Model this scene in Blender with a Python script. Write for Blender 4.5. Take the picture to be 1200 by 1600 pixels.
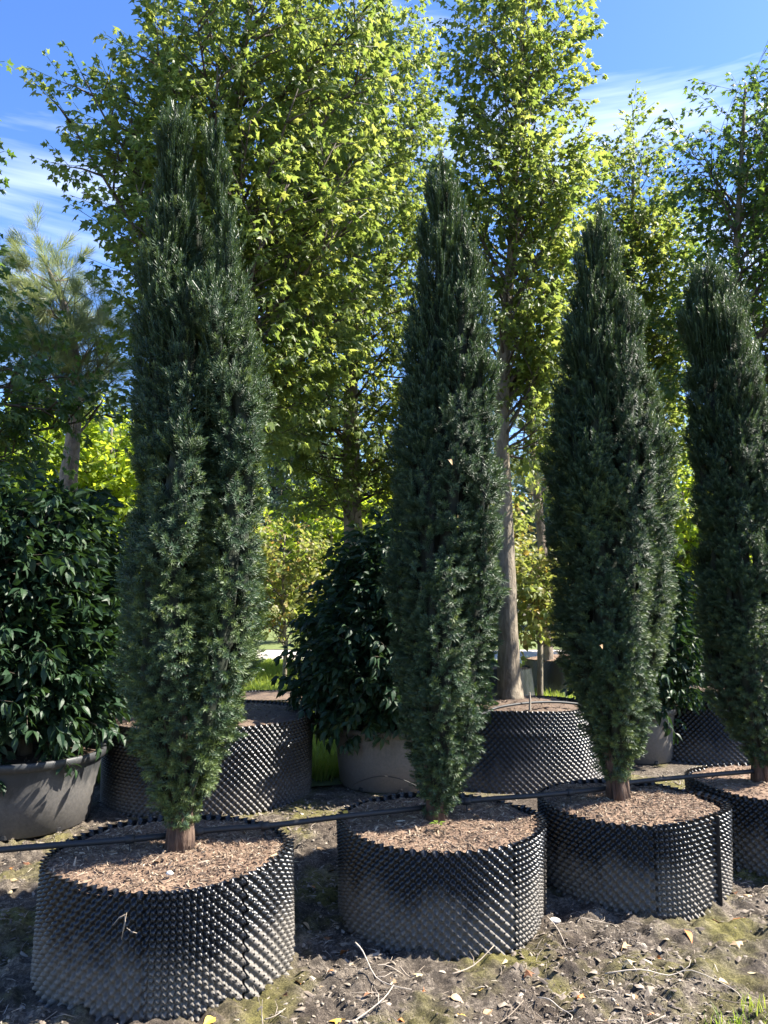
import bpy, math, random
import numpy as np
from mathutils import Vector, Matrix, Euler

R = math.radians
for o in list(bpy.data.objects):
    bpy.data.objects.remove(o)
scene = bpy.context.scene
COL = scene.collection

# ------------------------------------------------------------------ camera, sky, sun, exposure
CAM_H = 1.45
PITCH = R(6.65)
cam_d = bpy.data.cameras.new('camera')
cam_d.sensor_width = 36.0
cam_d.lens = 27.0
cam_d.clip_start = 0.05
cam_d.clip_end = 2000.0
cam = bpy.data.objects.new('camera', cam_d)
COL.objects.link(cam)
cam.location = (0, 0, CAM_H)
cam.rotation_euler = (R(90) + PITCH, 0, 0)
scene.camera = cam

SUN_A = R(5)       # horizontal angle of the sun from +X (right) towards +Y (away)
SUN_E = R(47)
world = bpy.data.worlds.new('World')
scene.world = world
world.use_nodes = True
wn = world.node_tree.nodes
wl = world.node_tree.links
wn.clear()
w_out = wn.new('ShaderNodeOutputWorld')
w_bg = wn.new('ShaderNodeBackground')
w_bg.inputs['Strength'].default_value = 0.086
sky = wn.new('ShaderNodeTexSky')
sky.sky_type = 'NISHITA'
sky.sun_disc = False
sky.sun_elevation = SUN_E
sky.sun_rotation = math.pi / 2 - SUN_A
sky.altitude = 50
sky.air_density = 1.0
sky.dust_density = 0.5
sky.ozone_density = 3.0
# thin high cirrus, streaked, over the whole sky dome
tc = wn.new('ShaderNodeTexCoord')
def wmap(rot, sc, loc=(0, 0, 0)):
    m = wn.new('ShaderNodeMapping')
    m.inputs['Rotation'].default_value = rot
    m.inputs['Scale'].default_value = sc
    m.inputs['Location'].default_value = loc
    wl.new(tc.outputs['Generated'], m.inputs['Vector'])
    return m
m1 = wmap((0, R(-24), R(8)), (1.0, 1.2, 7.5), (0.3, 0.1, 0.52))
n1 = wn.new('ShaderNodeTexNoise')
n1.inputs['Scale'].default_value = 1.5
n1.inputs['Detail'].default_value = 6
n1.inputs['Roughness'].default_value = 0.55
n1.inputs['Distortion'].default_value = 0.35
wl.new(m1.outputs[0], n1.inputs['Vector'])
r1 = wn.new('ShaderNodeValToRGB')
r1.color_ramp.elements[0].position = 0.55
r1.color_ramp.elements[0].color = (0, 0, 0, 1)
r1.color_ramp.elements[1].position = 0.85
r1.color_ramp.elements[1].color = (1, 1, 1, 1)
wl.new(n1.outputs['Fac'], r1.inputs['Fac'])
cmul = wn.new('ShaderNodeMath')
cmul.operation = 'MULTIPLY'
cmul.inputs[1].default_value = 0.75
wl.new(r1.outputs['Color'], cmul.inputs[0])
cmix = wn.new('ShaderNodeMixRGB')
cmix.inputs['Color2'].default_value = (6.6, 7.0, 7.4, 1)
wl.new(cmul.outputs[0], cmix.inputs['Fac'])
hsv = wn.new('ShaderNodeHueSaturation')
hsv.inputs['Hue'].default_value = 0.512
hsv.inputs['Saturation'].default_value = 1.22
hsv.inputs['Value'].default_value = 1.0
wl.new(sky.outputs['Color'], hsv.inputs['Color'])
wl.new(hsv.outputs['Color'], cmix.inputs['Color1'])
wl.new(cmix.outputs['Color'], w_bg.inputs['Color'])
wl.new(w_bg.outputs[0], w_out.inputs['Surface'])

sun_d = bpy.data.lights.new('sun', 'SUN')
sun_d.energy = 5.0
sun_d.angle = R(0.53)
sun_d.color = (1.0, 0.93, 0.82)
sun = bpy.data.objects.new('sun', sun_d)
COL.objects.link(sun)
SUN_DIR = Vector((math.cos(SUN_E) * math.cos(SUN_A), math.cos(SUN_E) * math.sin(SUN_A), math.sin(SUN_E)))
sun.rotation_euler = SUN_DIR.to_track_quat('Z', 'Y').to_euler()
sun.location = SUN_DIR * 30

scene.render.engine = 'CYCLES'
vs = scene.view_settings
vs.view_transform = 'Standard'
vs.look = 'None'
vs.gamma = 1.0
vs.exposure = 2.06
vs.use_curve_mapping = False
scene.cycles.max_bounces = 6
scene.cycles.diffuse_bounces = 3
scene.cycles.glossy_bounces = 2
scene.cycles.transmission_bounces = 4

# ------------------------------------------------------------------ measuring the photograph
CP, SP = math.cos(PITCH), math.sin(PITCH)
def ray(px, py):
    r, u = (px - 600) / 1200.0, (800 - py) / 1200.0
    return Vector((r, CP - u * SP, SP + u * CP))
def at(px, py, Y):
    d = ray(px, py)
    return Vector((0, 0, CAM_H)) + d * (Y / d.y)
def on(px, py, z=0.0):
    d = ray(px, py)
    return Vector((0, 0, CAM_H)) + d * ((z - CAM_H) / d.z)

# ------------------------------------------------------------------ helpers
def link(o, parent=None):
    COL.objects.link(o)
    if parent is not None:
        o.parent = parent
    return o
def tag(o, label=None, cat=None, group=None, kind=None):
    if label: o['label'] = label
    if cat: o['category'] = cat
    if group: o['group'] = group
    if kind: o['kind'] = kind
    return o
def empty(name, loc, label, cat, group=None):
    o = bpy.data.objects.new(name, None)
    o.empty_display_size = 0.1
    o.location = loc
    link(o)
    return tag(o, label, cat, group)
def mesh_np(name, V, F, mat=None, smooth=False, tint=None):
    me = bpy.data.meshes.new(name)
    me.from_pydata([tuple(v) for v in V], [], [tuple(f) for f in F])
    if smooth:
        me.polygons.foreach_set('use_smooth', [True] * len(me.polygons))
    if mat is not None:
        me.materials.append(mat)
    if tint is not None:
        a = me.attributes.new('tint', 'FLOAT', 'POINT')
        a.data.foreach_set('value', np.asarray(tint, dtype=np.float32))
    me.update()
    return me
def obj(name, me, parent=None, loc=None):
    o = bpy.data.objects.new(name, me)
    if loc is not None:
        o.location = loc
    return link(o, parent)

class MB:
    def __init__(self):
        self.V, self.F = [], []
    def add(self, V, F):
        b = len(self.V)
        self.V += [tuple(v) for v in V]
        self.F += [tuple(i + b for i in f) for f in F]
    def tube(self, pts, rad, n=6, cap=True, flute=None):
        pts = [Vector(p) for p in pts]
        m = len(pts)
        V, F = [], []
        ref = None
        for i, p in enumerate(pts):
            t = (pts[min(i + 1, m - 1)] - pts[max(i - 1, 0)])
            if t.length < 1e-9: t = Vector((0, 0, 1))
            t.normalize()
            if ref is None:
                ref = t.orthogonal().normalized()
            a = (ref - t * ref.dot(t))
            a = a.normalized() if a.length > 1e-6 else t.orthogonal().normalized()
            ref = a
            b = t.cross(a)
            for k in range(n):
                th = 2 * math.pi * k / n
                r = rad[i]
                if flute: r *= flute(th, i / (m - 1))
                V.append(p + (a * math.cos(th) + b * math.sin(th)) * r)
        for i in range(m - 1):
            for k in range(n):
                k2 = (k + 1) % n
                F.append((i * n + k, i * n + k2, (i + 1) * n + k2, (i + 1) * n + k))
        if cap:
            F.append(tuple(range(n - 1, -1, -1)))
            F.append(tuple((m - 1) * n + k for k in range(n)))
        self.add(V, F)
    def box(self, c, s, rz=0):
        c = Vector(c)
        M = Matrix.Rotation(rz, 3, 'Z')
        V = [c + M @ Vector((x * s[0] / 2, y * s[1] / 2, z * s[2] / 2)) for x in (-1, 1) for y in (-1, 1) for z in (-1, 1)]
        self.add(V, [(0, 1, 3, 2), (4, 6, 7, 5), (0, 4, 5, 1), (2, 3, 7, 6), (0, 2, 6, 4), (1, 5, 7, 3)])
    def mesh(self, name, mat, smooth=False):
        return mesh_np(name, self.V, self.F, mat, smooth)

# ------------------------------------------------------------------ materials
def new_mat(name):
    m = bpy.data.materials.new(name)
    m.use_nodes = True
    nt = m.node_tree
    nt.nodes.clear()
    return m, nt.nodes, nt.links
def ramp(N, stops, interp='LINEAR'):
    r = N.new('ShaderNodeValToRGB')
    cr = r.color_ramp
    cr.interpolation = interp
    while len(cr.elements) < len(stops):
        cr.elements.new(0.5)
    for e, (p, c) in zip(cr.elements, stops):
        e.position = p
        e.color = (*c, 1)
    return r
def noise(N, L, vec, scale, detail=4, rough=0.55, dist=0.0):
    n = N.new('ShaderNodeTexNoise')
    n.inputs['Scale'].default_value = scale
    n.inputs['Detail'].default_value = detail
    n.inputs['Roughness'].default_value = rough
    n.inputs['Distortion'].default_value = dist
    if vec is not None:
        L.new(vec, n.inputs['Vector'])
    return n
def math_n(N, L, op, a, b=None, clamp=False):
    m = N.new('ShaderNodeMath')
    m.operation = op
    m.use_clamp = clamp
    for i, v in enumerate((a, b)):
        if v is None: continue
        if isinstance(v, (int, float)): m.inputs[i].default_value = v
        else: L.new(v, m.inputs[i])
    return m.outputs[0]
def mixc(N, L, f, a, b):
    m = N.new('ShaderNodeMixRGB')
    for s, v in (('Fac', f), ('Color1', a), ('Color2', b)):
        if isinstance(v, (int, float)): m.inputs[s].default_value = v
        elif isinstance(v, tuple): m.inputs[s].default_value = (*v, 1)
        else: L.new(v, m.inputs[s])
    return m.outputs['Color']

def leaf_mat(name, stops, tstops, trans=0.4, rough=0.42, spec=0.45):
    """leaf: reflecting upper side plus light let through; colour varies from sprig to sprig and leaf to leaf"""
    m, N, L = new_mat(name)
    oi = N.new('ShaderNodeObjectInfo')
    at_ = N.new('ShaderNodeAttribute')
    at_.attribute_name = 'tint'
    f = math_n(N, L, 'ADD', math_n(N, L, 'MULTIPLY', oi.outputs['Random'], 0.5), math_n(N, L, 'MULTIPLY', at_.outputs['Fac'], 0.5))
    r = ramp(N, stops)
    L.new(f, r.inputs['Fac'])
    t = ramp(N, tstops)
    L.new(f, t.inputs['Fac'])
    p = N.new('ShaderNodeBsdfPrincipled')
    L.new(r.outputs['Color'], p.inputs['Base Color'])
    p.inputs['Roughness'].default_value = rough
    p.inputs['Specular IOR Level'].default_value = spec
    out = N.new('ShaderNodeOutputMaterial')
    if trans > 0:
        tr = N.new('ShaderNodeBsdfTranslucent')
        L.new(t.outputs['Color'], tr.inputs['Color'])
        mx = N.new('ShaderNodeMixShader')
        mx.inputs['Fac'].default_value = trans
        L.new(p.outputs[0], mx.inputs[1])
        L.new(tr.outputs[0], mx.inputs[2])
        L.new(mx.outputs[0], out.inputs['Surface'])
    else:
        L.new(p.outputs[0], out.inputs['Surface'])
    return m

def bark_mat(name, c0, c1, c2, sc=18.0, zs=0.25, bump=0.5, rough=0.85):
    m, N, L = new_mat(name)
    tcn = N.new('ShaderNodeTexCoord')
    mp = N.new('ShaderNodeMapping')
    mp.inputs['Scale'].default_value = (1, 1, zs)
    L.new(tcn.outputs['Object'], mp.inputs['Vector'])
    n = noise(N, L, mp.outputs[0], sc, 8, 0.65, 0.4)
    n2 = noise(N, L, tcn.outputs['Object'], sc * 0.25, 3)
    r = ramp(N, [(0.3, c0), (0.5, c1), (0.72, c2)])
    f = math_n(N, L, 'ADD', math_n(N, L, 'MULTIPLY', n.outputs['Fac'], 0.7), math_n(N, L, 'MULTIPLY', n2.outputs['Fac'], 0.3))
    L.new(f, r.inputs['Fac'])
    p = N.new('ShaderNodeBsdfPrincipled')
    L.new(r.outputs['Color'], p.inputs['Base Color'])
    p.inputs['Roughness'].default_value = rough
    b = N.new('ShaderNodeBump')
    b.inputs['Strength'].default_value = bump
    b.inputs['Distance'].default_value = 0.03
    L.new(n.outputs['Fac'], b.inputs['Height'])
    L.new(b.outputs[0], p.inputs['Normal'])
    out = N.new('ShaderNodeOutputMaterial')
    L.new(p.outputs[0], out.inputs['Surface'])
    return m

def plain_mat(name, c, rough=0.6, var=0.25, sc=30.0, spec=0.5, bump=0.0):
    m, N, L = new_mat(name)
    tcn = N.new('ShaderNodeTexCoord')
    n = noise(N, L, tcn.outputs['Object'], sc, 5)
    oi = N.new('ShaderNodeObjectInfo')
    f = math_n(N, L, 'ADD', math_n(N, L, 'MULTIPLY', n.outputs['Fac'], 0.6), math_n(N, L, 'MULTIPLY', oi.outputs['Random'], 0.4))
    lo = tuple(v * (1 - var) for v in c)
    hi = tuple(min(1, v * (1 + var)) for v in c)
    r = ramp(N, [(0.2, lo), (0.8, hi)])
    L.new(f, r.inputs['Fac'])
    p = N.new('ShaderNodeBsdfPrincipled')
    L.new(r.outputs['Color'], p.inputs['Base Color'])
    p.inputs['Roughness'].default_value = rough
    p.inputs['Specular IOR Level'].default_value = spec
    if bump:
        b = N.new('ShaderNodeBump')
        b.inputs['Strength'].default_value = bump
        b.inputs['Distance'].default_value = 0.01
        L.new(n.outputs['Fac'], b.inputs['Height'])
        L.new(b.outputs[0], p.inputs['Normal'])
    out = N.new('ShaderNodeOutputMaterial')
    L.new(p.outputs[0], out.inputs['Surface'])
    return m

def dusty_plastic(name, base, dust, h, amount, rough=0.4, top_clean=0.75, scuff=0.0):
    """black moulded plastic with dried mud splashed up from the ground"""
    m, N, L = new_mat(name)
    tcn = N.new('ShaderNodeTexCoord')
    sep = N.new('ShaderNodeSeparateXYZ')
    L.new(tcn.outputs['Object'], sep.inputs[0])
    oi = N.new('ShaderNodeObjectInfo')
    off = N.new('ShaderNodeVectorMath')
    off.operation = 'ADD'
    L.new(tcn.outputs['Object'], off.inputs[0])
    L.new(math_n(N, L, 'MULTIPLY', oi.outputs['Random'], 37.0), off.inputs[1])
    strk = N.new('ShaderNodeMapping')
    strk.inputs['Scale'].default_value = (1, 1, .35)
    L.new(off.outputs[0], strk.inputs['Vector'])
    n = noise(N, L, strk.outputs[0], 5.5, 9, 0.75, 0.9)
    n2 = noise(N, L, off.outputs[0], 60, 4, 0.7)
    zf = math_n(N, L, 'DIVIDE', sep.outputs['Z'], h)
    hgt = math_n(N, L, 'SUBTRACT', math_n(N, L, 'MULTIPLY', n.outputs['Fac'], 1.5 * top_clean + 0.15), zf)
    f = math_n(N, L, 'MULTIPLY', math_n(N, L, 'MULTIPLY', hgt, 3.6, True), math_n(N, L, 'MULTIPLY_ADD' if False else 'ADD', math_n(N, L, 'MULTIPLY', n2.outputs['Fac'], 1.6), -0.05), True)
    f = math_n(N, L, 'MULTIPLY', f, amount, True)
    c = mixc(N, L, f, base, dust)
    if scuff:
        n3 = noise(N, L, off.outputs[0], 9, 8, 0.75, 1.5)
        rr = ramp(N, [(0.55, (0, 0, 0)), (0.75, (1, 1, 1))])
        L.new(n3.outputs['Fac'], rr.inputs['Fac'])
        c = mixc(N, L, math_n(N, L, 'MULTIPLY', rr.outputs['Color'], scuff), c, tuple(min(1, v * 1.7) for v in dust))
    p = N.new('ShaderNodeBsdfPrincipled')
    L.new(c, p.inputs['Base Color'])
    L.new(math_n(N, L, 'ADD', math_n(N, L, 'MULTIPLY', f, 0.5), rough, True), p.inputs['Roughness'])
    p.inputs['Specular IOR Level'].default_value = 0.5
    b = N.new('ShaderNodeBump')
    b.inputs['Strength'].default_value = 0.15
    b.inputs['Distance'].default_value = 0.004
    L.new(n2.outputs['Fac'], b.inputs['Height'])
    L.new(b.outputs[0], p.inputs['Normal'])
    out = N.new('ShaderNodeOutputMaterial')
    L.new(p.outputs[0], out.inputs['Surface'])
    return m

M_yew = leaf_mat('yew_needle', [(0.0, (0.020, 0.042, 0.023)), (0.5, (0.036, 0.070, 0.035)), (0.8, (0.066, 0.108, 0.050)), (1.0, (0.120, 0.158, 0.052))],
                 [(0.0, (0.05, 0.10, 0.03)), (1.0, (0.16, 0.24, 0.04))], 0.14, 0.48, 0.40)
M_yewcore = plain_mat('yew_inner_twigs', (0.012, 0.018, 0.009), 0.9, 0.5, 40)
M_yewbark = bark_mat('yew_bark', (0.018, 0.011, 0.008), (0.085, 0.050, 0.035), (0.26, 0.18, 0.125), 34, 0.14, 1.0)
M_maple = leaf_mat('maple_leaf', [(0.0, (0.040, 0.074, 0.018)), (0.5, (0.068, 0.110, 0.024)), (1.0, (0.125, 0.155, 0.034))],
                   [(0.0, (0.16, 0.25, 0.04)), (0.5, (0.30, 0.38, 0.07)), (1.0, (0.54, 0.56, 0.11))], 0.46, 0.50, 0.38)
M_maple_dk = leaf_mat('maple_leaf_shade_tone', [(0.0, (0.026, 0.058, 0.022)), (0.5, (0.044, 0.084, 0.028)), (1.0, (0.08, 0.12, 0.03))],
                   [(0.0, (0.10, 0.20, 0.03)), (0.5, (0.17, 0.28, 0.035)), (1.0, (0.28, 0.38, 0.05))], 0.38, 0.42, 0.45)  # darker copy of the maple leaf; shade on the left branches put into colour
M_shrub = leaf_mat('shrub_leaf', [(0.0, (0.009, 0.024, 0.012)), (0.6, (0.016, 0.040, 0.017)), (1.0, (0.034, 0.065, 0.020))],
                   [(0.0, (0.04, 0.10, 0.02)), (1.0, (0.10, 0.19, 0.03))], 0.12, 0.50, 0.28)
M_lime = leaf_mat('lime_leaf', [(0.0, (0.08, 0.14, 0.02)), (0.5, (0.12, 0.18, 0.025)), (1.0, (0.17, 0.21, 0.03))],
                  [(0.0, (0.38, 0.52, 0.03)), (0.6, (0.55, 0.66, 0.05)), (1.0, (0.68, 0.70, 0.06))], 0.5, 0.5, 0.3)
M_autumn = leaf_mat('turning_leaf', [(0.0, (0.08, 0.12, 0.03)), (0.5, (0.14, 0.15, 0.04)), (0.85, (0.22, 0.16, 0.05)), (1.0, (0.26, 0.12, 0.03))],
                    [(0.0, (0.26, 0.36, 0.06)), (0.7, (0.40, 0.42, 0.09)), (1.0, (0.50, 0.28, 0.06))], 0.42, 0.5, 0.4)
M_blue = leaf_mat('grey_green_leaf', [(0.0, (0.05, 0.085, 0.065)), (1.0, (0.12, 0.16, 0.13))],
                  [(0.0, (0.12, 0.22, 0.12)), (1.0, (0.25, 0.35, 0.2))], 0.25, 0.5, 0.4)
M_pine = leaf_mat('pine_needle', [(0.0, (0.11, 0.16, 0.08)), (0.6, (0.18, 0.22, 0.10)), (1.0, (0.28, 0.24, 0.13))],
                  [(0.0, (0.24, 0.32, 0.10)), (1.0, (0.46, 0.46, 0.16))], 0.45, 0.4, 0.5)
M_grass = leaf_mat('grass_blade', [(0.0, (0.09, 0.15, 0.025)), (0.7, (0.14, 0.20, 0.035)), (1.0, (0.2, 0.18, 0.06))],
                   [(0.0, (0.28, 0.42, 0.04)), (1.0, (0.48, 0.52, 0.08))], 0.45, 0.5, 0.3)
M_maplebark = bark_mat('maple_bark', (0.06, 0.05, 0.036), (0.17, 0.14, 0.10), (0.33, 0.28, 0.205), 20, 0.3, 1.0)
M_branch = bark_mat('branch_bark', (0.03, 0.024, 0.018), (0.07, 0.055, 0.04), (0.13, 0.10, 0.075), 20, 0.3, 0.4)
M_pinebark = bark_mat('pine_bark', (0.06, 0.045, 0.035), (0.19, 0.15, 0.115), (0.34, 0.27, 0.20), 26, 0.45, 0.9)
M_air1 = dusty_plastic('black_dimple_plastic', (0.012, 0.013, 0.015), (0.19, 0.168, 0.138), 0.43, 0.72, 0.34, 0.72)
M_air2 = dusty_plastic('black_dimple_plastic_clean', (0.011, 0.012, 0.014), (0.17, 0.15, 0.13), 0.63, 0.5, 0.30, 0.45)
M_potdk = dusty_plastic('charcoal_pot_plastic', (0.030, 0.032, 0.034), (0.17, 0.155, 0.14), 0.5, 0.55, 0.5, 0.9, 0.22)
M_potgr = dusty_plastic('grey_pot_plastic', (0.07, 0.066, 0.062), (0.19, 0.17, 0.148), 0.5, 0.7, 0.5, 1.0, 0.25)
M_hose = plain_mat('black_hose', (0.012, 0.013, 0.015), 0.62, 0.4, 20)
M_seam = plain_mat('seam_plastic', (0.010, 0.010, 0.011), 0.5, 0.4, 40)
M_chip = None

def soil_mat(name, cols, sc=60.0, bump=0.6):
    m, N, L = new_mat(name)
    tcn = N.new('ShaderNodeTexCoord')
    n = noise(N, L, tcn.outputs['Object'], sc, 8, 0.72)
    n2 = noise(N, L, tcn.outputs['Object'], 4.0, 4, 0.6)
    f = math_n(N, L, 'ADD', math_n(N, L, 'MULTIPLY', n.outputs['Fac'], 0.6), math_n(N, L, 'MULTIPLY', n2.outputs['Fac'], 0.4))
    r = ramp(N, cols)
    L.new(f, r.inputs['Fac'])
    p = N.new('ShaderNodeBsdfPrincipled')
    L.new(r.outputs['Color'], p.inputs['Base Color'])
    p.inputs['Roughness'].default_value = 0.92
    b = N.new('ShaderNodeBump')
    b.inputs['Strength'].default_value = bump
    b.inputs['Distance'].default_value = 0.012
    L.new(n.outputs['Fac'], b.inputs['Height'])
    L.new(b.outputs[0], p.inputs['Normal'])
    out = N.new('ShaderNodeOutputMaterial')
    L.new(p.outputs[0], out.inputs['Surface'])
    return m
M_soil = soil_mat('potting_soil', [(0.32, (0.050, 0.032, 0.022)), (0.5, (0.15, 0.095, 0.062)), (0.68, (0.32, 0.22, 0.145))])
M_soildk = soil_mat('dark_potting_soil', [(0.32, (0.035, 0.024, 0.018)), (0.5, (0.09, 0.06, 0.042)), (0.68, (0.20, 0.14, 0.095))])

def ground_mat():
    m, N, L = new_mat('bare_ground')
    tcn = N.new('ShaderNodeTexCoord')
    O = tcn.outputs['Object']
    fine = noise(N, L, O, 45, 10, 0.75)
    mid = noise(N, L, O, 7, 6, 0.65, 0.3)
    micro = noise(N, L, O, 170, 6, 0.75)
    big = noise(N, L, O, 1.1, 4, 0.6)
    mossn = noise(N, L, O, 1.7, 6, 0.62, 0.4)
    f = math_n(N, L, 'ADD', math_n(N, L, 'MULTIPLY', fine.outputs['Fac'], 0.42), math_n(N, L, 'MULTIPLY', mid.outputs['Fac'], 0.28))
    f = math_n(N, L, 'ADD', f, math_n(N, L, 'MULTIPLY', micro.outputs['Fac'], 0.30))
    dry = ramp(N, [(0.41, (0.026, 0.021, 0.016)), (0.50, (0.090, 0.074, 0.058)), (0.61, (0.31, 0.265, 0.21))])
    L.new(f, dry.inputs['Fac'])
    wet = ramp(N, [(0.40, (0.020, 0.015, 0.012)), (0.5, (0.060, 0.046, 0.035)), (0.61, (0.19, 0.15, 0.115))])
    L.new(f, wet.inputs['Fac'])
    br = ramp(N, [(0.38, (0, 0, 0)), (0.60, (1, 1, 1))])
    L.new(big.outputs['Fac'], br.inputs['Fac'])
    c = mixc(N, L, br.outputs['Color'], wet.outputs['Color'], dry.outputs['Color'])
    moss = ramp(N, [(0.41, (0.036, 0.034, 0.009)), (0.58, (0.20, 0.18, 0.05))])
    L.new(f, moss.inputs['Fac'])
    mr = ramp(N, [(0.47, (0, 0, 0)), (0.60, (0.9, 0.9, 0.9))])
    L.new(mossn.outputs['Fac'], mr.inputs['Fac'])
    c = mixc(N, L, mr.outputs['Color'], c, moss.outputs['Color'])
    p = N.new('ShaderNodeBsdfPrincipled')
    L.new(c, p.inputs['Base Color'])
    p.inputs['Roughness'].default_value = 0.9
    p.inputs['Specular IOR Level'].default_value = 0.3
    b = N.new('ShaderNodeBump')
    b.inputs['Strength'].default_value = 1.0
    b.inputs['Distance'].default_value = 0.035
    L.new(f, b.inputs['Height'])
    L.new(b.outputs[0], p.inputs['Normal'])
    out = N.new('ShaderNodeOutputMaterial')
    L.new(p.outputs[0], out.inputs['Surface'])
    return m
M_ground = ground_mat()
M_lawn = soil_mat('lawn_soil', [(0.3, (0.05, 0.07, 0.015)), (0.5, (0.09, 0.12, 0.025)), (0.7, (0.15, 0.16, 0.05))], 30, 0.5)
M_path = soil_mat('pale_gravel', [(0.3, (0.32, 0.28, 0.24)), (0.5, (0.45, 0.41, 0.36)), (0.7, (0.58, 0.54, 0.48))], 50, 0.3)

def palette_mat(name, cols, rough=0.8, trans=0.0):
    m, N, L = new_mat(name)
    oi = N.new('ShaderNodeObjectInfo')
    r = ramp(N, cols)
    L.new(oi.outputs['Random'], r.inputs['Fac'])
    tcn = N.new('ShaderNodeTexCoord')
    n = noise(N, L, tcn.outputs['Object'], 60, 3)
    c = mixc(N, L, math_n(N, L, 'MULTIPLY', n.outputs['Fac'], 0.5), r.outputs['Color'], (0.06, 0.04, 0.025))
    p = N.new('ShaderNodeBsdfPrincipled')
    L.new(c, p.inputs['Base Color'])
    p.inputs['Roughness'].default_value = rough
    out = N.new('ShaderNodeOutputMaterial')
    L.new(p.outputs[0], out.inputs['Surface'])
    return m
M_chips = palette_mat('mulch_chip', [(0.0, (0.05, 0.034, 0.025)), (0.45, (0.165, 0.108, 0.072)), (0.8, (0.31, 0.225, 0.15)), (1.0, (0.50, 0.41, 0.30))])
M_litter = palette_mat('ground_litter', [(0.0, (0.06, 0.048, 0.038)), (0.5, (0.19, 0.155, 0.12)), (0.85, (0.27, 0.23, 0.18)), (1.0, (0.38, 0.33, 0.27))])
M_stick = palette_mat('dry_stick', [(0.0, (0.24, 0.19, 0.14)), (0.6, (0.44, 0.37, 0.29)), (1.0, (0.58, 0.51, 0.42))])
LEAFCOL = {'yellow': (0.58, 0.36, 0.05), 'orange': (0.42, 0.15, 0.035), 'tan': (0.34, 0.23, 0.125), 'pale': (0.46, 0.38, 0.23), 'brown': (0.17, 0.075, 0.035)}
M_fallen = {k: plain_mat('fallen_leaf_' + k, v, 0.6, 0.25, 60) for k, v in LEAFCOL.items()}

# ------------------------------------------------------------------ scattering by geometry nodes (needles, leaves, grass, litter)
_groups = {}
def gn_group(key, variants):
    if key in _groups: return _groups[key]
    g = bpy.data.node_groups.new('scatter_' + key, 'GeometryNodeTree')
    g.interface.new_socket('Geometry', in_out='INPUT', socket_type='NodeSocketGeometry')
    g.interface.new_socket('Geometry', in_out='OUTPUT', socket_type='NodeSocketGeometry')
    N, L = g.nodes, g.links
    gi, go = N.new('NodeGroupInput'), N.new('NodeGroupOutput')
    g2i = N.new('GeometryNodeGeometryToInstance')
    for me in reversed(variants):
        src = bpy.data.objects.new(me.name + '_source', me)
        oi = N.new('GeometryNodeObjectInfo')
        oi.inputs['Object'].default_value = src
        L.new(oi.outputs['Geometry'], g2i.inputs[0])
    ip = N.new('GeometryNodeInstanceOnPoints')
    L.new(gi.outputs[0], ip.inputs['Points'])
    L.new(g2i.outputs[0], ip.inputs['Instance'])
    ip.inputs['Pick Instance'].default_value = True
    def attr(nm, typ):
        a = N.new('GeometryNodeInputNamedAttribute')
        a.data_type = typ
        a.inputs['Name'].default_value = nm
        return a.outputs['Attribute']
    L.new(attr('idx', 'INT'), ip.inputs['Instance Index'])
    e2r = N.new('FunctionNodeEulerToRotation')
    L.new(attr('rot', 'FLOAT_VECTOR'), e2r.inputs[0])
    L.new(e2r.outputs[0], ip.inputs['Rotation'])
    L.new(attr('scl', 'FLOAT_VECTOR'), ip.inputs['Scale'])
    L.new(ip.outputs[0], go.inputs[0])
    _groups[key] = g
    return g
def scatter(name, key, variants, P, E, S, rng, parent=None, loc=None, idx=None):
    n = len(P)
    me = bpy.data.meshes.new(name)
    me.vertices.add(n)
    me.vertices.foreach_set('co', np.asarray(P, dtype=np.float32).ravel())
    a = me.attributes.new('rot', 'FLOAT_VECTOR', 'POINT')
    a.data.foreach_set('vector', np.asarray(E, dtype=np.float32).ravel())
    S = np.asarray(S, dtype=np.float32)
    if S.ndim == 1: S = np.repeat(S[:, None], 3, 1)
    a = me.attributes.new('scl', 'FLOAT_VECTOR', 'POINT')
    a.data.foreach_set('vector', S.ravel())
    a = me.attributes.new('idx', 'INT', 'POINT')
    a.data.foreach_set('value', (rng.integers(0, len(variants), n) if idx is None else idx).astype(np.int32))
    me.materials.append(variants[0].materials[0])
    o = obj(name, me, parent, loc)
    md = o.modifiers.new('scatter', 'NODES')
    md.node_group = gn_group(key, variants)
    o['kind'] = 'stuff'
    return o
def frames(D, U):
    """rotations (euler XYZ) with +X along D and +Z as near U as can be; D, U (n,3) arrays"""
    X = D / np.linalg.norm(D, axis=1, keepdims=True)
    Y = np.cross(U, X)
    ln = np.linalg.norm(Y, axis=1, keepdims=True)
    Y = np.where(ln < 1e-4, np.array([[0.0, 1.0, 0.0]]), Y / np.maximum(ln, 1e-9))
    Z = np.cross(X, Y)
    # columns X Y Z -> euler XYZ
    ry = np.arcsin(np.clip(-X[:, 2], -1, 1))
    rx = np.arctan2(Y[:, 2], Z[:, 2])
    rz = np.arctan2(X[:, 1], X[:, 0])
    return np.stack([rx, ry, rz], 1)

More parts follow.
